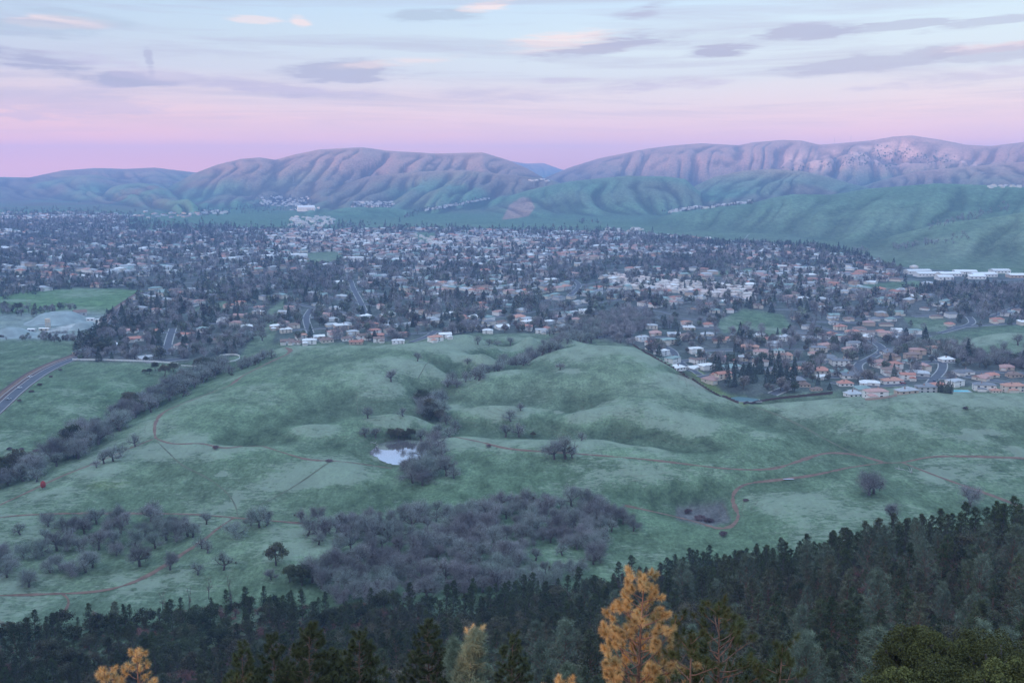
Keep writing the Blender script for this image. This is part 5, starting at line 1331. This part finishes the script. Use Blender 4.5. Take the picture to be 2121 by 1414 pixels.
cl = fbm(x / 90, y / 90, 3, 88); dn = np.clip((cl - .28) * 3.6, .2, 1) * np.where(px < 600, .85, .66) * np.where((py < 520) & (px > 560) & (px < 1200), .5, 1)
ok &= (RNG.random(N) < np.where(gv, 1.0, dn))
# keep clear of houses and of the drawn streets
hk = {}
for q in ALLH: hk.setdefault((int(q[0] // 20), int(q[1] // 20)), []).append(q)
def clear(x, y, d):
    i, j = int(x // 20), int(y // 20)
    for p in (i - 1, i, i + 1):
        for s in (j - 1, j, j + 1):
            for h in hk.get((p, s), ()):
                if (h[0] - x) ** 2 + (h[1] - y) ** 2 < d * d: return False
    return True
ST = np.concatenate([L for L in SLINES]); ids = np.nonzero(ok)[0]; ids = ids[np.argsort(r[ids])]
items = []
for i in ids:
    if not clear(x[i], y[i], 8.5): continue
    if r[i] < 1700 and np.min((ST[:, 0] - x[i]) ** 2 + (ST[:, 1] - y[i]) ** 2) < 81: continue
    items.append(i)
n_new = {'c': 0, 'g': 0, 'w': 0}; GT = []; stuff = []
gz = [(200,'at the far left'),(420,'near the valley road'),(640,'by the grass strip'),(860,'behind the middle hill'),(1060,'above the middle hill'),(1250,'above the creek hollow'),(1420,'beside the creek thicket'),(1560,'around the dark grove'),(1700,'behind the dark grove'),(1850,'by the curving street'),(2000,'along the right street'),(9999,'at the right edge')]
def gzone(px, py):
    return sub(px, gz) + ', ' + ('front gardens' if py > 790 or (px < 1300 and py > 695) else 'second gardens' if py > 750 or (px < 1300 and py > 670) else 'middle gardens' if py > 715 else 'back gardens')
for i in items:
    u = random.random(); dg = inpoly(np.array([px[i]]), np.array([py[i]]), GROVES[2])[0] and py[i] < 806; cb = inpoly(np.array([px[i]]), np.array([py[i]]), CREEKBELT)[0]
    t_ = 'c' if dg or u < .15 else 'g' if u < .60 else 'w'
    if cb: t_ = 'w'
    s = random.uniform(.75, 1.45) * (1.0 if t_ != 'c' else random.uniform(.6, 1.0))
    if n_new[t_] < 300 and bool(seen(x[i], y[i], z[i] + 5)):
        n_new[t_] += 1; K_ = {'c': CON, 'g': GAR, 'w': WIN}[t_]
        e = K_.place(float(x[i]), float(y[i]), s, cat='tree', group={'c': 'garden conifers of the estate', 'g': 'leafy garden trees of the estate', 'w': 'leafless garden trees of the estate'}[t_])
        GT.append((e, float(px[i]), float(py[i]), {'c': 'dark pointed conifer', 'g': 'round green garden tree', 'w': 'leafless mauve garden tree'}[t_]))
    else: stuff.append((float(x[i]), float(y[i]), float(z[i]), random.random() * 6, s, s * random.uniform(.85, 1.15), {'c': 0, 'g': 2, 'w': 4}[t_] + random.randrange(2), random.uniform(.75, 1.3)))
for (pa, pb, n, lb) in [((1938,812),(1972,816),13,'in the dense cypress row behind the pool'),((1505,748),(1520,750),7,'in the cypress row before the terracotta roof'),((1520,728),(1540,732),7,'in the cypress row left of the orange roof'),((1985,742),(2010,744),8,'in the cypress row near the creek'),((1890,715),(1935,722),9,'in the tall cypress row below the park')]:
    for j in range(n):
        h_ = hit(pa[0] + (pb[0] - pa[0]) * j / (n - 1), pa[1] + (pb[1] - pa[1]) * j / (n - 1)); e = CYP.place(h_[0], h_[1], random.uniform(.85, 1.1), cat='cypress', group='narrow cypresses of the estate', label=f"narrow cypress {lb}, {ordn(j)} from left")
name_all(GT, gzone)
# trees far off: hamlets, foothills, hedgerows, golf course
def far_trees(P, n, spread, pr=(0, 1, 2, 3, 4, 5), s=(.6, 1.1)):
    sp = smooth_px(P, 3)
    for _ in range(n):
        q = sp[random.randrange(len(sp))]; h_ = hit(q[0] + random.gauss(0, spread * 2), q[1] + random.gauss(0, spread))
        if h_ and h_[2] < 420: k = random.choice(pr); sc = random.uniform(*s); stuff.append((h_[0], h_[1], h_[2], random.random() * 6, sc, sc, k, random.uniform(.8, 1.2)))
far_trees([(0,448),(120,445),(240,450),(300,462)], 700, 7); far_trees([(0,465),(200,470),(480,478)], 1200, 6)
far_trees([(420,442),(520,435),(640,430)], 160, 4); far_trees([(540,415),(600,412),(640,425)], 120, 4); far_trees([(730,426),(780,430),(812,426)], 60, 1.5); far_trees([(840,450),(870,438),(920,430),(1010,412)], 130, 2)
far_trees([(1380,440),(1440,434),(1560,421)], 70, 1.2); far_trees([(500,478),(700,470),(900,476),(1100,484),(1340,492)], 500, 5); far_trees([(1060,480),(1200,478),(1300,484)], 130, 5)
far_trees([(1340,500),(1500,508),(1640,512),(1700,518),(1800,538)], 420, 2.4, (0, 1)); far_trees([(1200,460),(1240,462)], 20, 2); far_trees([(1700,545),(1850,556)], 120, 4); far_trees([(1900,602),(2121,612)], 160, 5)
far_trees([(1920,470),(1990,455),(2090,430)], 60, 4, (4, 5)); far_trees([(1750,528),(1800,520)], 20, 3, (4, 5)); far_trees([(1850,515),(1950,500),(2000,492)], 40, 3, (4, 5))
far_trees([(1740,330),(1850,318),(1900,330),(1960,335)], 160, 7, (2, 3, 4), (.8, 1.6)); far_trees([(1640,352),(1750,340),(1850,345)], 90, 4, (2, 3, 4), (.8, 1.5)); far_trees([(1806,286),(1812,286)], 4, .5, (2, 3), (1.2, 1.6))
far_trees([(0,612),(120,596),(200,592)], 130, 4); far_trees([(0,645),(60,650),(150,640)], 50, 4, (2, 3, 4, 5)); far_trees([(90,700),(170,702),(215,690)], 70, 4, (2, 3, 4, 5), (.4, .8)); far_trees([(0,700),(80,703),(150,705)], 60, 2, (2, 4), (.25, .5))
far_trees([(160,735),(200,700),(225,670),(240,650)], 60, 5)
lo = [conifer_far(301, h=17, R=4.6, n=120, leaf=2.2), conifer_far(302, h=13, R=5, n=110, leaf=2.1, p=.6), round_far(303, n=110, leaf=2.0), round_far(304, h=10, R=4.6, n=120, leaf=2.0), round_far(305, n=120, leaf=1.7, bare=True), round_far(306, h=11, R=4.5, n=120, leaf=1.7, bare=True)]
cm = [1, 1, 2, 2, 3, 3]
merge_stuff('distant_trees', stuff, [[(t[0], t[1], t[2], 0), (k[0], k[1], k[2], cm[j])] for j, (t, k) in enumerate(lo)], [M_BARK, M_CONF, M_GARD, M_WIN])
print('estate trees', n_new, len(stuff))

# ---------------------------------------------------------------- single things
M_RED = simple('rusty_red_steel', (.30, .05, .045), .25, .8, .6)
M_STEEL = simple('grey_steel', (.30, .31, .33), .1, 1, .5)
def lathe(prof, n=20):
    P = []; F = []
    for (r_, z_) in prof: P += [(r_ * math.cos(k * 2 * math.pi / n), r_ * math.sin(k * 2 * math.pi / n), z_) for k in range(n)]
    for i in range(len(prof) - 1):
        for k in range(n): F.append((i * n + k, i * n + (k + 1) % n, (i + 1) * n + (k + 1) % n, (i + 1) * n + k))
    return P, F
h_ = hit(90, 1013); t_ = empty('water_tank', h_); tag(t_, 'rusty red egg-shaped tank on legs beside the trail at the left', 'tank')
v, f = lathe([(0.05, 1.0), (.8, 1.1), (1.35, 1.7), (1.55, 2.6), (1.5, 3.6), (1.25, 4.5), (.8, 5.0), (.3, 5.15), (.25, 5.4), (.02, 5.45)]); link('tank_body', poly_mesh('tank_body', v, f, M_RED), t_)
for k in range(4):
    a = k * math.pi / 2 + .7; v, f = boxes([((math.cos(a) * 1.1, math.sin(a) * 1.1, .6), (.08, .08, 1.1), a)]); link('leg', poly_mesh('leg', v, f, M_STEEL), t_)
def pylon(px, py, h, label, r=None):
    p = at_r(px, py, r) if r else hit(px, py)
    if not p: return
    z = float(hz(p[0], p[1])); T = Tri(); w0 = h * .09
    for sx_, sy in ((1, 1), (1, -1), (-1, -1), (-1, 1)): tube(T, [(sx_ * w0, sy * w0, -1), (sx_ * w0 * .3, sy * w0 * .3, h * .6), (sx_ * w0 * .12, sy * w0 * .12, h)], [.35, .28, .2], 4)
    for i in range(6):
        zz = h * .1 * i; q = w0 * (1 - .7 * zz / (h * .6)); q2 = w0 * (1 - .7 * (zz + h * .1) / (h * .6))
        tube(T, [(-q, -q, zz), (q2, -q2, zz + h * .1)], [.2, .2], 3); tube(T, [(q, q, zz), (-q2, q2, zz + h * .1)], [.2, .2], 3)
    V, F, C = T.out(); e = empty('power_pylon', (p[0], p[1], z)); link('lattice_tower', np_mesh('lattice_tower', V, F, [M_STEEL]), e)
    for zz in (.72, .84, .95):
        v, f = boxes([((0, 0, h * zz), (h * .13, .25, .25), 0)]); link('crossarm', poly_mesh('crossarm', v, f, M_STEEL), e)
    tag(e, label, 'pylon', 'lattice power pylons')
for q in [(1106,388,46,'pylon on the shoulder of the round middle hill'),(310,560,32,'pylon above the houses between the road and grass strip'),(112,552,32,'pylon at the far left of the town'),(900,330,46,'pylon high on the left range'),(608,382,46,'pylon low on the left range'),(680,400,42,'pylon at the foot of the left range'),(838,352,42,'pylon halfway up the left range right of the peak'),(1595,342,46,'pylon on the right range below the skyline')]: pylon(*q)
for px, lb in ((1728, 'thin mast left on the right skyline'), (1762, 'thin mast right on the right skyline')):
    a = az_of(px, 298); i = int(round((a - AZF[0]) / (AZF[1] - AZF[0]))); j = int(np.argmax(TG[i] )); r_ = RR[j]; x_, y_ = r_ * math.sin(a), r_ * math.cos(a)
    T = Tri(); tube(T, [(0, 0, -3), (0, 0, 30), (0, 0, 48)], [1.1, .8, .5], 5); tube(T, [(-4, 0, 36), (4, 0, 36)], [.4, .4], 4); V, F, C = T.out()
    o = link('radio_mast', np_mesh('radio_mast', V, F, [M_STEEL])); o.location = (x_, y_, float(hz(x_, y_))); tag(o, lb, 'mast', 'masts on the right skyline')
# gravel works
M_GRAV = simple('gravel', (.26, .31, .31), .25, .08, 1.0)
M_YEL = simple('works_cream_paint', (.62, .52, .42), .1, 1)
def mound(px, py, rx, ry, h, label, top=.35):
    x_, y_, z_ = hit(px, py); P, F = [], []; n = 48; m_ = 14
    for i in range(m_ + 1):
        t = i / m_; hh = h * (1 - sstep(top, 1.0, t)); 
        for k in range(n):
            a = k * 2 * math.pi / n; w_ = 1 + .10 * (vnoise(math.cos(a) * 2 + px, math.sin(a) * 2 + t, 3) - .5)
            q = (x_ + math.cos(a) * rx * t * w_, y_ + ry + math.sin(a) * ry * t * w_); P.append((q[0], q[1], float(hz(*q)) + float(hh) * (1 + .12 * float(vnoise(q[0] / 6, q[1] / 6, 2) - .5)) - (.3 if i == m_ else 0)))
    for i in range(m_):
        for k in range(n): F.append((i * n + k, (i + 1) * n + k, (i + 1) * n + (k + 1) % n, i * n + (k + 1) % n))
    tag(link('gravel_mound', np_mesh('gravel_mound', P, F, [M_GRAV], smooth=True)), label, 'mound', 'gravel mounds of the works')
mound(85,676,40,45,11,'broad flat-topped gravel mound behind the loading tower'); mound(160,684,17,22,7,'small gravel cone right of the loading tower'); mound(0,702,30,28,9,'gravel mound at the left edge of the works',.1); mound(115,702,38,12,4,'low gravel bank in front of the works',.2)
h_ = hit(100, 680); t_ = empty('loading_tower', h_, .2); tag(t_, 'cream loading tower on legs at the gravel works', 'tower')
v, f = joinm([boxes([((0, 0, 9.5), (2.6, 2.2, 2.0), 0)]), prism_roof(0, 0, 5.2, 4.4, 11.52, .9, .2, True)]); link('hopper', poly_mesh('hopper', v, f, M_YEL), t_)
for sx_ in (-2.2, 0, 2.2):
    for sy in (-1.8, 1.8): v, f = boxes([((sx_, sy, 3.7), (.28, .28, 3.8), 0)]); link('leg', poly_mesh('leg', v, f, M_YEL), t_)
v, f = boxes([((-7, 0, 4.6), (4.4, .6, .4), 0)]); link('conveyor', poly_mesh('conveyor', v, f, M_STEEL), t_)
def shed(px, py, L, Wd, h, rm, wm, label, yaw=0, name='shed', rh=None):
    p = hit(px, py); e = empty(name, p, yaw); rh = rh or Wd * .2
    v, f = gable_walls(0, 0, L, Wd, h, rh - .2); link('wall', poly_mesh('wall', v, f, wm), e)
    v, f = prism_roof(0, 0, L, Wd, h, rh, .5, False); link('roof', poly_mesh('roof', v, f, rm), e)
    k = max(2, int(L / 6))
    for i in range(k): v, f = boxes([((-L / 2 + (i + .5) * L / k, -Wd / 2, h * .5), (1.2, .07, .7), 0)]); link('window', poly_mesh('window', v, f, M_GLASS), e)
    v, f = boxes([((L / 2, 0, 1.3), (.07, 1.3, 1.3), 0)]); link('door', poly_mesh('door', v, f, M_GDOOR), e)
    return tag(e, label, 'building')
shed(92,684,11,4,2.4,M_WALL['white'],M_YEL,'long cream site trailer below the loading tower'); shed(66,686,8,5,2.6,M_WALL['white'],M_WALL['grey'],'small white site hut left of the loading tower')
shed(166,654,16,12,5,M_ROOF['brown'],M_WALL['grey'],'old grey barn with brown roof behind the gravel works',.5,'barn',3.4)
shed(188,664,9,5,2.8,M_ROOF['pale'],M_WALL['white'],'white shed right of the barn at the works',.1); shed(205,666,8,4,2.8,M_ROOF['pale'],M_WALL['cream'],'cream shed next to the road at the works',.1)
shed(634,437,70,38,16,M_ROOF['pale'],M_WALL['white'],'large white hall on the far foothill',.3,'hall'); shed(733,541,40,16,8,M_ROOF['pale'],M_WALL['white'],'white flat hall among the trees of the middle town',0,'hall',1.5)
for (qx, qy, L, lb) in [(1900,562,70,'long white school roof at the left of the school'),(1925,568,80,'big white school block in front of the long one'),(1965,570,60,'white school wing in the middle'),(1998,566,60,'white school wing behind the middle one'),(2035,572,70,'white school block right of the middle'),(2070,566,50,'long white school block behind the field'),(2110,572,60,'school block with reddish walls at the right edge'),(1955,579,40,'low white school shed in front'),(2020,578,44,'low white school shed front right')]:
    shed(qx, qy + random.uniform(-2, 4), L * .62, 20, 5, M_ROOF['pale'], M_WALL['tan'] if qx > 2100 else M_WALL['white'], lb, random.uniform(-.15, .15), 'school_building', 2.6)
for (qx, qy, L) in [(560,534,34),(590,530,34),(620,532,34),(1215,650,20)]: shed(qx, qy, L, 12, 5, M_ROOF['pale'], M_WALL['white'], {560: 'left pale long building in the middle town', 590: 'middle pale long building of the row', 620: 'right pale long building of the row', 1215: 'pale pool house by the creek belt'}[qx], 0, 'hall', 2)
# pools
M_POOL, _, _p = mat('pool_water'); _p.inputs['Base Color'].default_value = (.08, .42, .48, 1); _p.inputs['Roughness'].default_value = .1
for (qx, qy, a_, b_, lb) in [(1990,811,7,3.2,'bright turquoise pool behind the cypress row'),(1530,826,16,12,'large teal pool court at the corner of the estate')]:
    x_, y_, z_ = hit(qx, qy); e = empty('swimming_pool', (x_, y_, z_ + .35)); tag(e, lb, 'pool')
    v, f = boxes([((0, 0, 0), (a_ + 1.2, b_ + 1.2, .3), 0)]); link('deck', poly_mesh('deck', v, f, M_WALK), e); v, f = boxes([((0, 0, .16), (a_, b_, .17), 0)]); link('basin', poly_mesh('basin', v, f, M_POOL if qx > 1600 else simple('court_teal', (.10, .17, .18), .1)), e)
# low shrubs on the grass
BSH = Kind('low_shrub', oak_ever, [401, 402], M_BARK, M_BUSH, [dict(h=2.2, R=2.2, n=2600, leaf=.2), dict(h=1.8, R=2.6, n=2600, leaf=.2)])
for i, (qx, qy, s, lb) in enumerate([(1425,1063,1.3,'left low mauve shrub in the hollow by the hairpin'),(1450,1077,1.5,'larger low shrub in the hollow by the hairpin'),(1468,1081,1.3,'right low shrub in the hollow by the hairpin'),(1498,1110,1.3,'low shrub below the hairpin bend'),(447,930,1.2,'flat dark shrub on the left trail'),(682,956,1.0,'flat shrub beside the pond trail'),(1012,926,1.0,'dark low shrub under the long trail'),(2000,848,1.0,'small shrub alone on the right hill'),(1545,1038,.8,'small shrub right of the hairpin'),
   (20,932,1.0,'leftmost low shrub in the field strip'),(45,933,1.0,'second low shrub in the field strip'),(75,936,1.1,'right low shrub in the field strip'),(125,768,1.0,'bush beside the road below the fence corner'),(105,782,1.0,'bush beside the road, second from the fence corner'),(82,798,1.0,'bush beside the road, third from the fence corner'),(65,812,1.0,'bush beside the road, fourth from the fence corner'),(40,832,1.0,'bush beside the road, nearest the left edge')]):
    h_ = hit(qx, qy); e = BSH.place(h_[0], h_[1], s, cat='shrub', group='low shrubs on the grassland', label=lb)
# fallen branches
for (qx, qy, sd_, lb) in [(1862,972,1,'left grey fallen branch below the trail crossing'),(1888,980,2,'right grey fallen branch below the trail crossing'),(775,918,3,'pale dead branch at the left pond shore')]:
    x_, y_, z_ = hit(qx, qy); rng = np.random.default_rng(sd_); T = Tri()
    for k in range(5):
        P_ = curve((0, 0, .3), (rng.normal(), rng.normal() * .4, .35), rng.uniform(2.5, 5), 0, rng, 5, .2); tube(T, P_, np.linspace(.16, .05, 6), 5)
    V, F, C = T.out(); o = link('fallen_branch', np_mesh('fallen_branch', V, F, [simple('dead_wood', (.42, .42, .42), .1)])); o.location = (x_, y_, z_); tag(o, lb, 'branch')
# cars on the streets near the front houses
M_CARG = M_GLASS; CARM = {k: simple('car_' + k, v, .03, 1, .35, 0, .5) for k, v in {'white': (.75, .75, .75), 'silver': (.45, .46, .48), 'red': (.35, .04, .04), 'dark blue': (.04, .07, .16)}.items()}
def car(px, py, colr, yaw, lb):
    x_, y_, z_ = hit(px, py); e = empty('parked_car', (x_, y_, z_ + .32), yaw); tag(e, lb, 'car', 'cars of the valley')
    v = [(-2.2, s * .88, .35) for s in (-1, 1)] + [(2.2, s * .88, .35) for s in (-1, 1)] + [(-2.2, s * .86, .95) for s in (-1, 1)] + [(2.15, s * .86, .85) for s in (-1, 1)] + [(-1.6, s * .70, 1.45) for s in (-1, 1)] + [(.5, s * .70, 1.45) for s in (-1, 1)] + [(1.3, s * .82, .93) for s in (-1, 1)]
    f = [(0, 2, 3, 1), (0, 4, 12, 6, 2), (1, 3, 7, 13, 5), (0, 1, 5, 4), (2, 6, 7, 3), (12, 13, 7, 6), (8, 9, 11, 10)]
    link('body', poly_mesh('body', v, f, CARM[colr]), e)
    f2 = [(4, 8, 10, 12), (5, 13, 11, 9), (4, 5, 9, 8), (10, 11, 13, 12)]; link('window_glass', poly_mesh('window_glass', v, f2, M_CARG), e)
    for wx in (-1.35, 1.35):
        for wy in (-.86, .86):
            vv_, ff_ = lathe([(.02, -.1), (.33, -.1), (.33, .1), (.02, .1)], 12); vv_ = [(p[0] + wx, p[2] + wy, p[1] + .33) for p in vv_]; link('wheel', poly_mesh('wheel', vv_, ff_, M_ASPH), e)
for q in [(62,782,'white',.8,'white car on the left road at the bend'),(18,828,'silver',.8,'silver car on the left road near the edge'),(40,805,'white',.8,'white car on the left road between the bend and the edge'),(645,660,'white',1.4,'white car on the street behind the left hill'),(1815,735,'silver',.9,'silver car on the curving street'),(1925,800,'white',1.0,'white car on the right street'),(1935,790,'dark blue',1.0,'dark blue car on the right street'),(1870,795,'red',.1,'red car beside the orange-roofed house'),(1775,700,'white',-.3,'white car on the upper curving street')]: car(*q)
# valley evergreen labels
_z = {}
